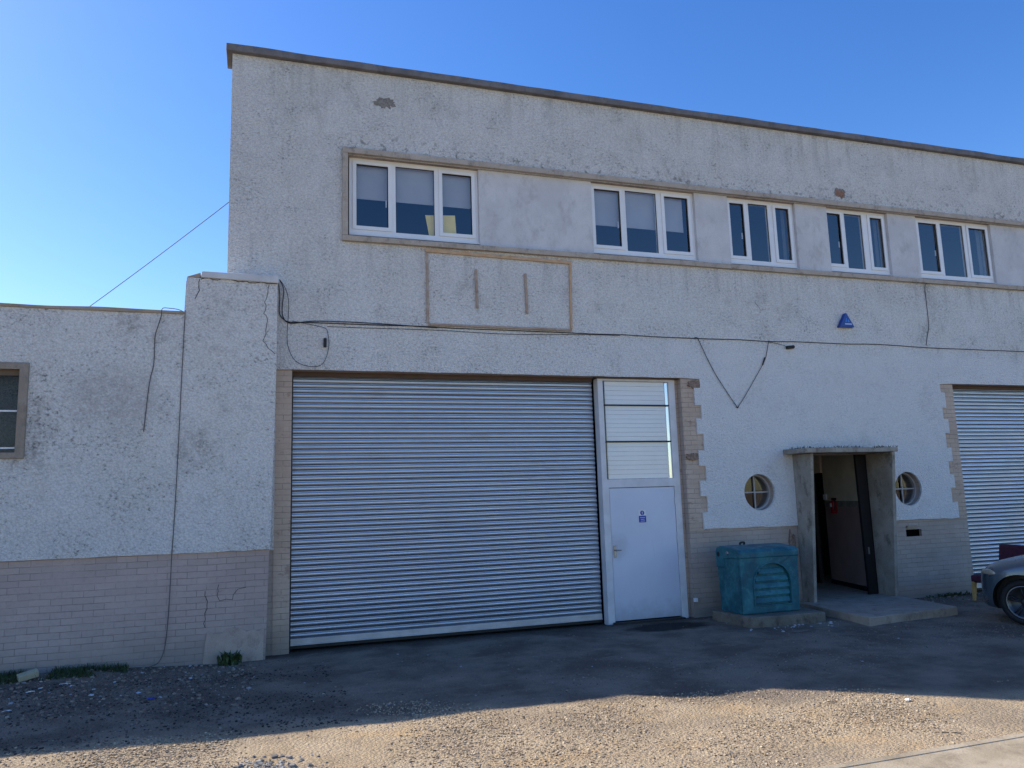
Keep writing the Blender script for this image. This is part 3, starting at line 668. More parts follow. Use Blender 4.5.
crack_shade_line([(.104, 4.951), (.063, 4.758), (.055, 4.545), (.083, 4.452), (.070, 4.311), (.043, 4.217), (.062, 4.101), (.195, 3.981)], yw-.001, .004, A)
crack_shade_line([(-.60, .9), (-.60, .45)], yw+.035, .004, A); crack_shade_line([(-.45, .98), (-.45, .78), (-.30, .78), (-.24, .9), (-.12, .92)], yw+.035, .0035, A)
crack_shade_line([(-.76, 4.982), (.21, 4.962)], yw-.004, .005, A)  # dark line painted in for the shade under the pier cap
crack_shade_line([(-.77, 4.98), (-.80, 4.8), (-.83, 4.7)], yw-.001, .005, A)
# cement repair at the foot of the pier
L = [(-.62, -.05), (.10, -.05), (.11, .40)] + [(.05-.62*i/8,   .36+.12*noise.noise(Vector((i*.7, 3, 1)))+.2*(i/8)*(1-i/8)) for i in range(9)] + [(-.60, .25)]
MB().plate([L], yw+.020, yw+.034).build('cement_repair', mat_concrete('cement_repair', (.41, .325, .27), (.47, .38, .32), (.2, .165, .14), .6, 5), A, bevel=.004)

# ------------------------------------------------------------------ wires and cables
def cable(name, label, paths, r=.008, mat='cable', cat='cable', loc=(0, 0, 0)):
    m = MB()
    for p in paths:
        rr = r
        if isinstance(p, tuple): p, rr = p
        m.tube(p, rr, 6, 4)
    return tag(m.build(name, M[mat], smooth=True, loc=loc), label, cat)
def run(x0, x1, z, y=-.012, step=.55, a=.008):
    P = []; x = x0
    while x < x1: P.append((x, y+random.uniform(-.004, .004), z+.02*noise.noise(Vector((x*.35, z*3, 0)))+random.uniform(-a, a))); x += step
    return P
cable('cable_bundle', 'long black cable bundle running along the white wall above the shutters',
      [[(.225, -.03, 5.05), (.25, -.03, 4.86), (.245, -.02, 4.65), (.27, -.02, 4.56), (.375, -.02, 4.487)] + run(.6, 25.5, 4.492),
       ([(.24, -.05, 5.08), (.30, -.03, 4.95), (.285, -.02, 4.7), (.30, -.015, 4.55), (.40, -.015, 4.47)] + run(.7, 2.2, 4.51, -.025, .5) + [(2.5, -.015, 4.49)], .0065),
       (run(.9, 4.4, 4.44, -.012, .6) + [(4.8, -.012, 4.475), (5.5, -.012, 4.485)], .004)], .0068)
cable('cable_loop', 'thin black cable hanging in a loose loop above the left end of the shutter',
      [[(.25, -.04, 5.08), (.33, -.035, 4.95), (.37, -.035, 4.75), (.36, -.035, 4.45), (.354, -.035, 4.30), (.372, -.03, 4.12), (.473, -.03, 3.93), (.679, -.03, 3.858), (.841, -.03, 3.905), (.922, -.03, 4.137), (.905, -.03, 4.36), (.86, -.03, 4.42), (.70, -.03, 4.455), (.42, -.03, 4.50)]], .0042)
cable('hanging_wire', 'black wire hanging in a V below the cable run over the round window',
      [[(6.866, -.02, 4.50), (6.932, -.018, 4.47), (7.07, -.018, 4.17), (7.222, -.018, 3.882), (7.42, -.018, 3.58), (7.596, -.018, 3.331)],
       ([(7.596, -.018, 3.331), (7.70, -.018, 3.45), (7.828, -.018, 3.619), (8.05, -.018, 3.92), (8.213, -.018, 4.157), (8.28, -.018, 4.35), (8.316, -.018, 4.49)], .005),
       ([(8.316, -.018, 4.475), (8.47, -.018, 4.455), (8.62, -.022, 4.425), (8.68, -.022, 4.40)], .004),
       [(7.575, -.018, 3.345), (7.596, -.02, 3.325), (7.62, -.018, 3.345)], ([(8.16, -.018, 4.07), (8.215, -.02, 4.20)], .012)], .006)
cable('wall_fitting', 'small black cable clip box on the white wall right of the hanging wire', [([(8.67, -.03, 4.386), (8.74, -.03, 4.392), (8.82, -.03, 4.403)], .03)], .03, 'blackplastic', 'fitting')
MBo = MB().box(.85, .892, -.05, -.001, 4.14, 4.27).build('junction_box', M['blackplastic'], bevel=.008); tag(MBo, 'small upright black junction box inside the loop of cable', 'junction box')
cable('drop_cable', 'thin dark cable dropping from the window sill band to the cable run at the right',
      [[(11.925, -.07, 5.71), (11.925, -.012, 5.65), (11.923, -.01, 5.2), (11.915, -.01, 4.9), (11.85, -.01, 4.7), (11.80, -.012, 4.53)]], .006, 'cablegrey')
yv = yw-.012
cable('wall_cable', 'long thin cable running down the wing from roof edge to ground beside the pier',
      [[(-.945, yv-.04, 4.52), (-.95, yv, 4.40), (-.965, yv, 3.6), (-.975, yv, 2.9), (-.985, yv, 2.3), (-1.0, yv, 1.7), (-1.012, yv, 1.36), (-1.02, yv+.02, 1.0), (-1.035, yv+.03, .55), (-1.06, yv+.02, .25), (-1.12, yv, .09), (-1.22, yv-.02, .05)]], .0055, 'cablegrey')
cable('loose_wire', 'short loose wire looping over the wing roof edge and hanging down its face',
      [[(-.97, .05, 4.57), (-1.05, .0, 4.60), (-1.16, -.1, 4.59), (-1.22, yw-.06, 4.53), (-1.235, yv, 4.44), (-1.27, yv, 4.30), (-1.30, yv, 4.15), (-1.302, yv, 3.8), (-1.345, yv, 3.55), (-1.39, yv, 2.93)]], .0055, 'cablegrey')
P = []
for i in range(13):
    t = i/12; P.append((-.465+(-4.0+.465)*t, .3+3.1*t, 6.29+(4.32-6.29)*t-.12*4*t*(1-t)*.35))
cable('telephone_wire', 'thin overhead telephone wire sloping against the sky from building corner to wing roof', [P], .006, 'cablegrey', 'wire')

# ------------------------------------------------------------------ things fixed to or standing by the wall
# bare timber frame of a removed sign
S = thing('sign_frame', 'empty bare timber frame of a removed sign under the upper window sill', 'sign frame', (3.5, 0, 5.1))
def rail(p0, p1, w, name='rail', d=.03, mat='wood'):
    a, c = Vector(p0), Vector(p1); t = (c-a).normalized(); n_ = Vector((-t.y, t.x))*w/2
    L = [a+n_, a-n_, c-n_, c+n_]
    return MB().plate([[(q.x, q.y) for q in L]], -d, -.001).build(name, M[mat], S, bevel=.003)
rail((2.33, 5.675), (4.70, 5.640), .05, mat='freshwood'); rail((2.36, 4.535), (4.66, 4.538), .034)
rail((2.357, 4.56), (2.360, 5.64), .034); rail((4.655, 4.562), (4.68, 5.61), .034, mat='freshwood')
rail((3.125, 4.82), (3.117, 5.43), .036, 'batten'); rail((3.925, 4.775), (3.915, 5.41), .036, 'batten')
# alarm box
Al = thing('alarm_box', 'blue triangular burglar alarm box high on the white wall', 'alarm', (9.966, 0, 4.9))
L = [(9.812, 4.786), (10.122, 4.794), (10.128, 4.81), (9.980, 5.050), (9.955, 5.050), (9.806, 4.805)]
MB().plate([L], -.075, -.001).build('housing', M['blue'], Al, bevel=.014, seg=3)
MB().plate([rect(9.925, 10.075, 4.836, 4.862)], -.0785, -.074).build('label_strip', M['paleblue'], Al)
m = MB(); m.plate([[(9.935, 4.885), (9.965, 4.885), (9.972, 4.925), (9.95, 4.93)]], -.0785, -.074); m.plate([[(9.985, 4.885), (10.035, 4.885), (10.01, 4.93), (9.99, 4.92)]], -.0785, -.074)
m.plate([circ(9.965, 4.945, .011, 10)], -.0785, -.074); m.build('emblem', simple('emblem_blue', (.03, .2, .62), .4), Al)
# notice on the door
Nn = thing('door_notice', 'small white and blue safety notice on the grey side door', 'notice', (5.8, yd+.01, 1.6))
y0 = yd+.0095
MB().box(5.730, 5.866, y0-.002, y0+.002, 1.503, 1.702).build('plate', M['white'], Nn)
MB().plate([circ(5.797, 1.656, .036, 20)], y0-.004, y0-.0021).build('disc', M['signblue'], Nn)
m = MB(); m.box(5.792, 5.802, y0-.0055, y0-.0041, 1.648, 1.676); m.plate([circ(5.797, 1.638, .006, 8)], y0-.0055, y0-.0041); m.build('symbol', M['white'], Nn)
MB().box(5.735, 5.861, y0-.004, y0-.0021, 1.507, 1.612).build('text_panel', M['signblue'], Nn)
m = MB()
for k, (a, c) in enumerate(((5.757, 5.84), (5.765, 5.832), (5.76, 5.838))): m.box(a, c, y0-.0055, y0-.0041, 1.578-k*.028, 1.590-k*.028)
m.build('print', M['paleblue'], Nn)
# yellow card in the window
o = MB().hexa([(2.452, .215, 5.965), (2.885, .215, 5.965), (2.885, .221, 5.965), (2.452, .221, 5.965), (2.395, .235, 6.325), (2.868, .235, 6.36), (2.868, .241, 6.36), (2.395, .241, 6.325)]).build('card', M['yellow'])
tag(o, 'yellow card leaning inside the leftmost upper window', 'card')
# fire extinguisher on the hall wall
Fe = thing('fire_extinguisher', 'red fire extinguisher on the hall wall seen through the open entrance', 'fire extinguisher', (10.50, 1.28, 1.5))
MB().lathe((10.495, 1.30, 1.475), (0, 0, 1), [(0, .045), (.012, .06), (.2, .06), (.235, .045), (.25, .02)], 20).build('cylinder', M['red'], Fe, smooth=True)
m = MB(); m.box(10.47, 10.52, 1.24, 1.33, 1.726, 1.765); m.build('valve', M['blackplastic'], Fe, bevel=.006)
MB().tube([(10.49, 1.25, 1.74), (10.46, 1.22, 1.70), (10.445, 1.225, 1.58), (10.44, 1.235, 1.52)], .010, 6).build('hose', M['blackplastic'], Fe, smooth=True)
MB().box(10.43, 10.437, 1.28, 1.33, 1.60, 1.67).build('label', M['white'], Fe)
# small white pipe stub at the door
o = MB().box(6.56, 6.615, -.02, .034, .245, .305).build('pipe_stub', M['white'], bevel=.006); tag(o, 'small white plastic pipe end low on the brick right of the side door', 'pipe')

# doorstep slab
def slab(poly, z0, z1, name, label, cat, mat, bev=.012):
    m = MB(); n = len(poly)
    P = []
    for i in range(n):
        a, c = poly[i], poly[(i+1) % n]; k = 8
        for j in range(k): P.append((a[0]+(c[0]-a[0])*j/k+random.uniform(-.006, .006), a[1]+(c[1]-a[1])*j/k+random.uniform(-.006, .006)))
    vs = [(x, y, z0) for x, y in P] + [(x, y, z1+random.uniform(-.003, .003)) for x, y in P]; N = len(P)
    fs = [tuple(range(N))[::-1], tuple(range(N, 2*N))] + [(i, (i+1) % N, (i+1) % N+N, i+N) for i in range(N)]
    m.add(vs, fs); cx = sum(p[0] for p in poly)/n; cy = sum(p[1] for p in poly)/n
    return tag(m.build(name, mat, bevel=bev, loc=(cx, cy, 0)), label, cat)
slab([(8.27, -1.82), (10.10, -1.64), (10.38, -.005), (8.48, -.005)], -.06, .12, 'doorstep', 'wide grey concrete doorstep slab in front of the open entrance', 'step', M['concrete'])
slab([(6.76, -1.17), (8.01, -1.23), (8.16, -.30), (6.66, -.30)], -.06, .148, 'concrete_base', 'low cracked concrete base under the teal bin', 'base', mat_concrete('base_concrete', (.15, .128, .10), (.22, .19, .15), (.05, .045, .038), .65, 3.5), .02)

# teal grit bin
Bn = thing('grit_bin', 'battered teal plastic bin with louvred arch on its front', 'bin', (7.28, -.65, .148))
bx0, bx1, by0, by1, bz0, bz1 = 6.78, 7.82, -.965, -.36, .15, 1.04
def arch(cx, z0, w, h, n=24):
    r = w/2; L = [(cx-r, z0), (cx+r, z0)]
    for i in range(n+1):
        a = math.pi*i/n; L.append((cx+r*math.cos(a), z0+h-r*.92+r*.92*math.sin(a)))
    q = []
    for p in L:
        if not q or (abs(p[0]-q[-1][0])+abs(p[1]-q[-1][1])) > 1e-4: q.append(p)
    return q
ac = 7.33
def taper(x, y, z):   # body is slightly narrower at the foot
    t = (z-bz0)/(bz1-bz0); k = .955+.045*t
    return (7.275+(x-7.275)*k, -.66+(y+.66)*k, z)
m = MB()
m.plate([rect(bx0, bx1, bz0, bz1), arch(ac, .27, .66, .60)], by0, by0+.045, taper)
m.build('front_panel', M['bin'], Bn, bevel=.018, seg=3)
m = MB()
for p in [(bx0, bx0+.02, by0+.046, by1), (bx1-.02, bx1, by0+.046, by1), (bx0+.0205, bx1-.0205, by1-.02, by1), (bx0+.0205, bx1-.0205, by0+.046, by0+.066)]:
    q = [taper(x, y, z) for z in (bz0, bz1) for (x, y) in ((p[0], p[2]), (p[1], p[2]), (p[1], p[3]), (p[0], p[3]))]; m.hexa(q)
m.build('body', M['bin'], Bn, bevel=.008)
# arch rim and louvres
L = arch(ac, .27, .66, .60); m = MB(); m.plate([[(ac+(x-ac)*1.06, .56+(z-.56)*1.05) for x, z in L], [(ac+(x-ac)*1.0, .56+(z-.56)*1.0) for x, z in L]], by0-.016, by0-.0005, taper); m.build('arch_rim', M['bin'], Bn, bevel=.006)
for k in range(5):
    z = .30+k*.105; r = .32 if z < .55 else math.sqrt(max(.01, .33**2-((z-.52)/.92)**2))*.93
    q = [(ac-r, by0+.0, z), (ac+r, by0+.0, z), (ac+r, by0+.040, z+.0), (ac-r, by0+.040, z+.0), (ac-r, by0+.028, z+.075), (ac+r, by0+.028, z+.075), (ac+r, by0+.044, z+.075), (ac-r, by0+.044, z+.075)]
    m = MB(); m.hexa([taper(*p) for p in q]); m.build('louvre', M['bin'], Bn, bevel=.006)
# lid with sloped top and cheeks
m = MB()
prof = [(by0-.012, .955), (by0-.012, 1.045), (by0+.03, 1.085), (by0+.15, 1.105), (by1-.12, 1.125), (by1-.02, 1.10), (by1+.01, 1.04), (by1+.01, .80), (by1-.19, .80), (by1-.21, .93), (by0+.1, .955)]
n = len(prof); xa, xb = bx0-.012, bx1+.012
vs = [(xa, y, z) for y, z in prof] + [(xb, y, z) for y, z in prof]
fs = [tuple(range(n)), tuple(range(n, 2*n))[::-1]] + [(i, (i+1) % n, (i+1) % n+n, i+n) for i in range(n)]
m.add(vs, fs); lid = m.build('lid', M['bin'], Bn, bevel=.02, seg=3)
m = MB(); m.tube([(7.18, -.42, 1.115), (7.18, -.43, 1.15), (7.25, -.43, 1.155), (7.25, -.42, 1.115)], .016, 8); m.build('handle', M['blackplastic'], lid, smooth=True)
MB().lathe((xa-.001, -.43, 1.0), (-1, 0, 0), [(0, .04), (.004, .036)], 14).build('hinge_hole', M['blackplastic'], lid)
MB().lathe((xa-.001, -.68, 1.03), (-1, 0, 0), [(0, .03), (.012, .022)], 12).build('rivet', M['chrome'], lid)

# maroon chair behind the car
Ch = thing('chair', 'maroon upholstered chair with yellow wooden legs in front of the right shutter', 'chair', (11.99, -1.0, 0))
CX, CY = -.38, -.50
def cbox(m, x0, x1, y0, y1, z0, z1, name, mat, bev): return m.box(x0+CX, x1+CX, y0+CY, y1+CY, z0, z1).build(name, M[mat], Ch, bevel=bev, seg=3)
cbox(MB(), 11.92, 12.62, -.72, -.12, .30, .42, 'seat', 'maroon', .03)
MB().hexa([(x+CX, y+CY, z) for x, y, z in [(12.55, -.72, .425), (12.64, -.72, .425), (12.64, -.12, .425), (12.55, -.12, .425), (12.64, -.72, .90), (12.72, -.72, .90), (12.72, -.12, .90), (12.64, -.12, .90)]]).build('backrest', M['maroon'], Ch, bevel=.03, seg=3)
for (x, y) in ((11.955, -.68), (11.955, -.16), (12.58, -.68), (12.58, -.16)):
    s = 1 if x > 12.2 else -1; x += CX; y += CY
    MB().hexa([(x-.02+.04*s, y-.02, 0), (x+.02+.04*s, y-.02, 0), (x+.02+.04*s, y+.02, 0), (x-.02+.04*s, y+.02, 0), (x-.03, y-.03, .31), (x+.03, y-.03, .31), (x+.03, y+.03, .31), (x-.03, y+.03, .31)]).build('leg', M['beech'], Ch, bevel=.004)

# ------------------------------------------------------------------ parked car
hdg = Vector((-.42, .91, 0)).normalized(); lft = Vector((-hdg.y, hdg.x, 0))
org = Vector((10.06, -2.78, 0))-hdg*1.28-lft*.74
Car = thing('parked_car', 'grey blue hatchback parked nose to the building at the right edge', 'car', tuple(org))
Car.rotation_euler = (0, 0, math.atan2(hdg.y, hdg.x))
ST = [(1.88, .42, .24, .40, .54, .34, .63, .65), (1.83, .64, .19, .42, .64, .54, .71, .73), (1.71, .79, .17, .46, .72, .66, .79, .82), (1.5, .845, .17, .5, .76, .70, .85, .875), (1.28, .862, .18, .52, .80, .72, .89, .92),
      (.95, .868, .18, .54, .85, .72, .945, .975), (.72, .868, .18, .54, .89, .72, .975, 1.0), (.08, .868, .18, .54, .93, .59, 1.38, 1.43), (-.8, .868, .18, .54, .95, .59, 1.42, 1.47), (-1.6, .85, .2, .55, .96, .56, 1.32, 1.39),
      (-1.98, .81, .26, .56, .95, .55, 1.04, 1.07), (-2.12, .68, .32, .56, .85, .48, .9, .92)]
vs = []; fs = []; mi = []
for (x, w, zb, zm, zt, wt, ze, zc) in ST:
    h = [(0, zb), (w*.8, zb), (w*.965, zb+.09), (w, zm), (w*.985, zt-.03), (w*.965, zt), (wt, ze), (wt*.55, zc), (0, zc+.012)]
    ring = h + [(-y, z) for y, z in h[-2:0:-1]]
    vs += [(x, y, z) for y, z in ring]
K = 16
for i in range(len(ST)-1):
    for k in range(K):
        fs.append((i*K+k, i*K+(k+1) % K, (i+1)*K+(k+1) % K, (i+1)*K+k))
        side = k in (5, 10); topf = k in (6, 7, 8, 9)
        glass = (side and 6 <= i <= 9) or (topf and i in (6, 9))
        mi.append(1 if glass else 0)
fs.append(tuple(range(K))[::-1]); mi.append(0); fs.append(tuple((len(ST)-1)*K+k for k in range(K))); mi.append(0)
me = bpy.data.meshes.new('car_shell'); me.from_pydata(vs, [], fs); me.materials.append(M['carpaint']); me.materials.append(M['carglass'])
for p, q in zip(me.polygons, mi): p.material_index = q
bm = bmesh.new(); bm.from_mesh(me); bmesh.ops.recalc_face_normals(bm, faces=bm.faces); bm.to_mesh(me); bm.free()
tmp = bpy.data.objects.new('car_shell', me); COL.objects.link(tmp)
ss = tmp.modifiers.new('s', 'SUBSURF'); ss.levels = 2; ss.render_levels = 2
cut = MB()
for ax_ in (1.28, -1.30):
    for sg in (1, -1): cut.lathe((ax_, sg*.60, .32), (0, sg, 0), [(0, .375), (.5, .375)], 40)
cm = bpy.data.meshes.new('cutter'); cm.from_pydata(cut.v, [], cut.f)
bm = bmesh.new(); bm.from_mesh(cm); bmesh.ops.recalc_face_normals(bm, faces=bm.faces); bm.to_mesh(cm); bm.free()
cm.materials.append(M['blackplastic'])
co = bpy.data.objects.new('cutter', cm); COL.objects.link(co)
bo = tmp.modifiers.new('b', 'BOOLEAN'); bo.object = co; bo.operation = 'DIFFERENCE'; bo.solver = 'EXACT'; bo.material_mode = 'TRANSFER'
dg = bpy.context.evaluated_depsgraph_get(); dg.update()
full = bpy.data.meshes.new_from_object(tmp.evaluated_get(dg))
bpy.data.objects.remove(tmp); bpy.data.objects.remove(co)
names = [m_.name if m_ else '' for m_ in full.materials]
def split(pred, name):
    vmap = {}; V = []; Fc = []
    for p in full.polygons:
        nm = names[p.material_index] if p.material_index < len(names) else ''
        if not pred(nm): continue
        f_ = []
        for v in p.vertices:
            if v not in vmap: vmap[v] = len(V); V.append(full.vertices[v].co.copy())
            f_.append(vmap[v])
        Fc.append(f_)
    return V, Fc
def carpart(V, Fc, name, mat, parent=None, smooth=True, bevel=0):
    me = bpy.data.meshes.new(name); me.from_pydata(V, [], Fc); me.materials.append(mat)
    bm = bmesh.new(); bm.from_mesh(me); bmesh.ops.recalc_face_normals(bm, faces=bm.faces); bm.to_mesh(me); bm.free()
    o = bpy.data.objects.new(name, me); COL.objects.link(o); o.parent = parent or Car
    if smooth:
        for p in me.polygons: p.use_smooth = True
    if bevel:
        b_ = o.modifiers.new('b', 'BEVEL'); b_.width = bevel; b_.segments = 2; b_.limit_method = 'ANGLE'
    return o
carpart(*split(lambda n_: n_.startswith('grey_blue'), 'body'), 'body', M['carpaint'])
carpart(*split(lambda n_: n_.startswith('car_glass'), 'window'), 'window', M['carglass'])
V_, F_ = split(lambda n_: n_.startswith('black_trim'), 'arch')
for fx in (1, -1):
    for fy in (1, -1):
        ff = [f_ for f_ in F_ if sum(V_[i].x for i in f_)*fx > 0 and sum(V_[i].y for i in f_)*fy > 0]
        ids = sorted({i for f_ in ff for i in f_}); rm = {v: k for k, v in enumerate(ids)}
        if ff: carpart([V_[i] for i in ids], [[rm[i] for i in f_] for f_ in ff], 'wheel_arch', M['blackplastic'], smooth=False)
for ax_ in (1.28, -1.30):
    for sg in (1, -1):
        m = MB(); m.lathe((ax_, sg*.55, .31), (0, sg, 0), [(0, .22), (.0, .28), (.03, .305), (.16, .31), (.19, .295), (.195, .235), (.15, .215), (.04, .21)], 40)
        w = carpart(m.v, m.f, 'wheel', M['tyre'])
        m = MB(); m.lathe((ax_, sg*.55, .31), (0, sg, 0), [(.06, .214), (.188, .226), (.194, .222), (.188, .205), (.09, .19)], 40)
        carpart(m.v, m.f, 'rim', M['alloy'], w)
        m = MB(); m.lathe((ax_, sg*.55, .31), (0, sg, 0), [(.11, .055), (.175, .05), (.18, .03)], 20)
        for k in range(5):
            a = 2*math.pi*k/5+.3
            for da in (-.13, .13):
                p0 = Vector((ax_, sg*.712, .31)); d0 = Vector((math.cos(a+da*.4), 0, math.sin(a+da*.4)))*.04; d1 = Vector((math.cos(a+da), 0, math.sin(a+da)))*.205
                m.tube([p0+d0, p0+d1+Vector((0, sg*.012, 0))], .014, 6, 0, .010)
        carpart(m.v, m.f, 'spoke', M['spoke'], w)
        m = MB(); m.lathe((ax_, sg*.55, .31), (0, sg, 0), [(.05, .19), (.06, .19)], 28); carpart(m.v, m.f, 'brake_disc', M['blackplastic'], w)
def blob(c, r, rot=0, seg=16, sq=1.):
    m = MB(); vs = []; fs = []; nr = 10
    for i in range(nr+1):
        ph = math.pi*i/nr
        for k in range(seg):
            a = 2*math.pi*k/seg; sx = math.sin(ph)*math.cos(a); sy = math.sin(ph)*math.sin(a)
            x, y, z = r[0]*sx, r[1]*sy, r[2]*math.cos(ph)
            vs.append((c[0]+x*math.cos(rot)-y*math.sin(rot), c[1]+x*math.sin(rot)+y*math.cos(rot), c[2]+z))
    for i in range(nr):
        for k in range(seg): fs.append((i*seg+k, i*seg+(k+1) % seg, (i+1)*seg+(k+1) % seg, (i+1)*seg+k))
    return vs, fs
for sg in (1, -1):
    h = carpart(*blob((1.69, sg*.70, .695), (.16, .05, .052), -sg*.72), 'headlight', M['lamp'])
    carpart(*blob((1.665, sg*.742, .668), (.075, .03, .018), -sg*.62), 'indicator', M['amber'], h)
    m = MB(); m.box(.48, .62, sg*.86-.09, sg*.86+.09, .95, 1.07); carpart(m.v, m.f, 'wing_mirror', M['carpaint'], bevel=.04)
    m = MB(); m.box(.1, .3, sg*.87-.012, sg*.87+.012, .80, .83); carpart(m.v, m.f, 'door_handle', M['carpaint'], bevel=.008)
m = MB(); m.box(1.80, 1.885, -.36, .36, .30, .42); carpart(m.v, m.f, 'grille', M['blackplastic'], bevel=.02)
m = MB(); m.box(1.3, 1.68, -.5, .5, .185, .21); carpart(m.v, m.f, 'undertray', M['blackplastic'])

# ------------------------------------------------------------------ loose ground cover
def stones(name, mat, count, place, smin, smax, flat=.65):
    vs = []; fs = []
    base = [Vector(p).normalized() for p in [(1,0,0),(-1,0,0),(0,1,0),(0,-1,0),(0,0,1),(0,0,-1)]]
    tri = [(0,2,4),(2,1,4),(1,3,4),(3,0,4),(2,0,5),(1,2,5),(3,1,5),(0,3,5)]
    cube = [Vector(p) for p in [(-1,-1,-1),(1,-1,-1),(1,1,-1),(-1,1,-1),(-1,-1,1),(1,-1,1),(1,1,1),(-1,1,1)]]
    cf = [(0,3,2,1),(4,5,6,7),(0,1,5,4),(1,2,6,5),(2,3,7,6),(3,0,4,7)]
    for _ in range(count):
        x, y, k = place()
        s = (smin+(smax-smin)*random.random()**3)*k
        rot = Matrix.Rotation(random.uniform(0, 6.28), 3, 'Z') @ Matrix.Rotation(random.uniform(-.4, .4), 3, 'X')
        z = gh(x, y); o = len(vs)
        P, Fc = (base, tri) if random.random() < .4 else (cube, cf)
        kk = 1. if P is base else .68
        for p in P:
            q = Vector((p.x*s*kk*random.uniform(.7, 1.25), p.y*s*kk*random.uniform(.6, 1.), p.z*s*kk*flat*random.uniform(.7, 1.1)))
            q = rot @ q; vs.append((x+q.x, y+q.y, z+q.z+s*flat*.25))
        fs += [tuple(i+o for i in f) for f in Fc]
    m = MB(); m.add(vs, fs); me = bpy.data.meshes.new(name); me.from_pydata(m.v, [], m.f); me.materials.append(M[mat])
    ob = bpy.data.objects.new(name, me); COL.objects.link(ob); ob['kind'] = 'stuff'; return ob
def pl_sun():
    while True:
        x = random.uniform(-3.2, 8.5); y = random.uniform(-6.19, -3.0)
        e = y+max(0, min(2.4, (x-2)/7*2.4))+.6*noise.noise(Vector((x*.8, y*.8, 3)))  # pale gravel starts at the same shadow-fitted line as the ground tone
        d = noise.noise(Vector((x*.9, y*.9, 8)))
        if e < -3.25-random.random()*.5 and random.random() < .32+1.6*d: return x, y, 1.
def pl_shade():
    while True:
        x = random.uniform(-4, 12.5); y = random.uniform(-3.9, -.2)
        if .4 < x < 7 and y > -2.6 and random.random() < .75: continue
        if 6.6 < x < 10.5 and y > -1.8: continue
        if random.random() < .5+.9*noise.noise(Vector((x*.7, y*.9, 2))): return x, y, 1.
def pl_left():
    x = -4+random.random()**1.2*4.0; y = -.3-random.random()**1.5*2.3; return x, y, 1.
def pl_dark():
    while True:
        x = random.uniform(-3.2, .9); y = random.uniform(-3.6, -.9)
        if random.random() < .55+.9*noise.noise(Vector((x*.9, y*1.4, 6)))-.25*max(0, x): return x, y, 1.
def pl_pile():
    return random.gauss(.02, .22), random.gauss(-4.68, .14), 1.
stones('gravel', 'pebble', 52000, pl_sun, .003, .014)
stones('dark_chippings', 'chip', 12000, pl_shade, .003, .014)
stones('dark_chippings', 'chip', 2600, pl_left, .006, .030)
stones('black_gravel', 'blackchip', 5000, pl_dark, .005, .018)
stones('grey_stone_scatter', 'greystone', 260, pl_pile, .012, .034)
stones('pale_rubble', 'litter', 130, lambda: (lambda t: (t[0], t[1]*.75, 1.))(pl_left()), .008, .036, .4)
stones('pale_rubble', 'litter', 70, lambda: (random.uniform(.5, 9), random.uniform(-3.6, -.6), 1.), .005, .022, .4)
def pl_foot():
    x = random.uniform(6.6, 8.6); return x, (-.06-random.random()**2*.2) if random.random() < .3 else -1.25-random.random()**2*.35, 1.
stones('wall_foot_rubble', 'litter', 70, pl_foot, .006, .03, .6)
stones('wall_foot_chippings', 'chip', 500, lambda: (random.uniform(10.4, 12.4), -.03-random.random()**2*.5, 1.), .006, .03, .6)

def blades(name, spots, mat, hmin, hmax, w, lean=.6, leaf=False):
    m = MB()
    for (x, y) in spots:
        a = random.uniform(0, 6.28); h = random.uniform(hmin, hmax); l = random.uniform(.1, lean)*h
        d = Vector((math.cos(a), math.sin(a), 0)); s = Vector((-d.y, d.x, 0))*w*random.uniform(.6, 1.2)
        p0 = Vector((x, y, gh(x, y)-.005)); p1 = p0+d*l*.4+Vector((0, 0, h*.6)); p2 = p0+d*l+Vector((0, 0, h*(.95 if not leaf else .8)))
        o = len(m.v)
        if leaf: m.add([p0-s*.25, p0+s*.25, p1+s*1.3, p2, p1-s*1.3], [(0, 1, 2, 4), (4, 2, 3)])
        else: m.add([p0-s, p0+s, p1+s*.7, p2, p1-s*.7], [(0, 1, 2, 4), (4, 2, 3)])
    return m
spots = []
while len(spots) < 5200:
    x = -4.2+random.random()**1.3*2.75; y = -.27-random.random()**1.6*.42
    if noise.noise(Vector((x*2.3, y*3, 1))) > -.12-.15*(x < -2.2) and abs(x+2.45)+abs(y+.68) > .12: spots.append((x, y))
o = blades('grass', spots, 'grass', .03, .10, .004, 1.1).build('grass', M['grass']); o['kind'] = 'stuff'
m = MB()
for _ in range(900):
    x = random.uniform(8.40, 10.36); y = random.uniform(-.555, -.05); 
    if noise.noise(Vector((x*5, y*5, 3))) < -.05+.5*(y+.5): continue
    a = random.uniform(0, 6.28); h = random.uniform(.015, .05); d = Vector((math.cos(a), math.sin(a), 0)); sd = Vector((-d.y, d.x, 0))*.006
    p0 = Vector((x, y, 2.614)); m.add([p0-sd, p0+sd, p0+d*h*.8+Vector((0, 0, h))], [(0, 1, 2)])
o = m.build('moss', M['mossy']); o['kind'] = 'stuff'
W = thing('weed', 'small green leafy weed at the foot of the beige pier', 'weed', (-.27, -.40, 0))
sp = [(-.27+random.gauss(0, .075), -.37+random.gauss(0, .04)) for _ in range(64)]
blades('x', sp, 'leaf', .06, .22, .018, .9, True).build('leaves', M['leaf'], W)
m = MB()
for k in range(7):
    a = k*.9; m.tube([(-.27, -.37, -.01), (-.27+.04*math.cos(a), -.37+.03*math.sin(a), .09), (-.27+.10*math.cos(a), -.37+.06*math.sin(a), .17)], .004, 5, 3)
m.build('stem', M['leaf'], W)
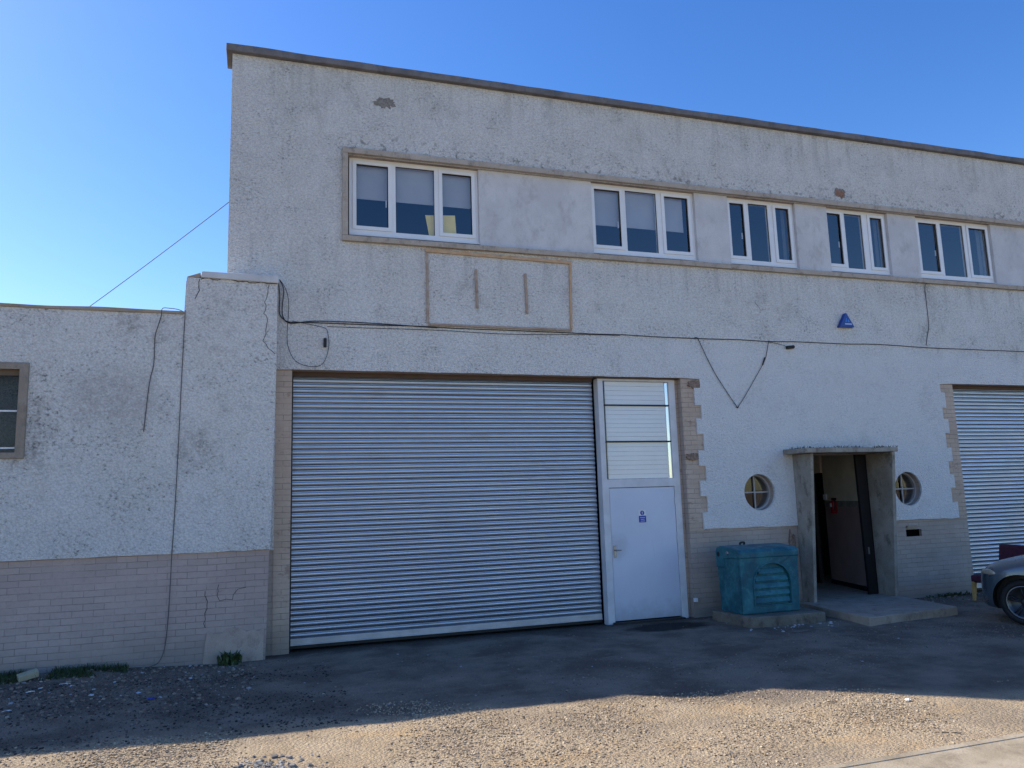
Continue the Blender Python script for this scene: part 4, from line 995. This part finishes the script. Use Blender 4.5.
# small tufts along the wall foot
W2 = thing('weed', 'tiny dark weed growing where the right brick base meets the yard', 'weed', (11.7, -.1, 0))
sp = [(11.7+random.gauss(0, .25), -.06+random.uniform(-.06, .03)) for _ in range(110)]
blades('x', sp, 'leaf', .03, .10, .012, .9, True).build('leaves', M['grass'], W2)
# buff block lying in the grass
o = MB().box(-.10, .10, -.045, .045, -.035, .035).build('block', M['block'], bevel=.006, loc=(0, 0, 0))
o.location = (-2.44, -.60, gh(-2.44, -.6)+.06); o.rotation_euler = (R(14), R(-10), R(26)); tag(o, 'buff concrete block lying in the grass by the wing', 'block')
def crumple(name, c, w, l, h, mat, label, cat, rz=0, jit=.4):
    m = MB(); n1, n2 = 7, 5; vs = []
    for i in range(n1):
        for j in range(n2):
            u, v = i/(n1-1)-.5, j/(n2-1)-.5
            vs.append((u*w+random.uniform(-.1, .1)*w/n1, v*l+random.uniform(-.1, .1)*l/n2, h*(.3+jit*random.random())*(1-1.4*max(abs(u), abs(v))**2)+.004))
    m.add(vs, [(i*n2+j, (i+1)*n2+j, (i+1)*n2+j+1, i*n2+j+1) for i in range(n1-1) for j in range(n2-1)])
    o = m.build(name, mat); sd = o.modifiers.new('s', 'SOLIDIFY'); sd.thickness = .004
    o.location = (c[0], c[1], gh(*c)); o.rotation_euler = (0, 0, rz); return tag(o, label, cat)
crumple('litter', (5.70, -5.06), .05, .04, .035, M['white'], 'small white scrap of litter on the sunlit gravel near the shadow edge', 'litter')
crumple('litter', (5.24, -5.92), .20, .014, .010, M['slab'], 'pale flat splinter lying beside the concrete road edge', 'litter', -.5)
crumple('litter', (-2.0, -.98), .08, .025, .015, M['white'], 'white plastic strip lying in dark chippings by the grass', 'litter', .1)
crumple('litter', (-2.25, -1.28), .08, .03, .02, M['white'], 'white torn scrap in the dark chippings in front of the buff block', 'litter', .3)
crumple('litter', (-1.0, -2.0), .07, .05, .03, M['signblue'], 'blue plastic scrap on dark gravel in the shade', 'litter', .3)
crumple('litter', (-2.25, -2.1), .08, .03, .02, M['white'], 'white sliver of litter on the open dark gravel at the left', 'litter', .8)

# ------------------------------------------------------------------ sky, sun, camera
SD = Vector((.979, -.76, -1.0)).normalized()       # direction the sunlight travels
el = math.asin(-SD.z); az = math.atan2(-SD.x, -SD.y)  # azimuth clockwise from +Y
w = bpy.data.worlds.new('World'); scene.world = w; w.use_nodes = True
nt = w.node_tree; nt.nodes.clear()
sk = nt.nodes.new('ShaderNodeTexSky'); sk.sky_type = 'NISHITA'; sk.sun_disc = False
sk.sun_elevation = el; sk.sun_rotation = az
sk.air_density = 1.0; sk.dust_density = .4; sk.ozone_density = 2.2; sk.altitude = 50
bg = nt.nodes.new('ShaderNodeBackground'); bg.inputs[1].default_value = .15
ow = nt.nodes.new('ShaderNodeOutputWorld')
hs = nt.nodes.new('ShaderNodeHueSaturation'); hs.inputs['Saturation'].default_value = 1.33; hs.inputs['Hue'].default_value = .512; nt.links.new(sk.outputs[0], hs.inputs['Color']); nt.links.new(hs.outputs[0], bg.inputs[0]); nt.links.new(bg.outputs[0], ow.inputs[0])
ld = bpy.data.lights.new('sun', 'SUN'); ld.energy = 4.7; ld.angle = R(.5); ld.color = (1, .92, .78)
lo = bpy.data.objects.new('sun', ld); COL.objects.link(lo); lo.rotation_euler = SD.to_track_quat('-Z', 'Y').to_euler(); lo.location = (-20, 20, 30)

yaw, pitch, roll = R(18.3421), R(8.4219), R(-1.76928)
fw = Vector((math.sin(yaw)*math.cos(pitch), math.cos(yaw)*math.cos(pitch), math.sin(pitch)))
r0 = Vector((math.cos(yaw), -math.sin(yaw), 0)); u0 = r0.cross(fw)
rt = math.cos(roll)*r0+math.sin(roll)*u0; up = -math.sin(roll)*r0+math.cos(roll)*u0
cd = bpy.data.cameras.new('camera'); cd.sensor_width = 36; cd.lens = 770.58/1024*36; cd.clip_end = 2000; cd.clip_start = .05
ca = bpy.data.objects.new('camera', cd); COL.objects.link(ca)
ca.matrix_world = Matrix(((rt.x, up.x, -fw.x, 0), (rt.y, up.y, -fw.y, -11), (rt.z, up.z, -fw.z, 1.95), (0, 0, 0, 1)))
scene.camera = ca
scene.view_settings.view_transform = 'Standard'; scene.view_settings.look = 'None'; scene.view_settings.exposure = .6; scene.view_settings.gamma = 1
scene.cycles.max_bounces = 8; scene.cycles.transparent_max_bounces = 12
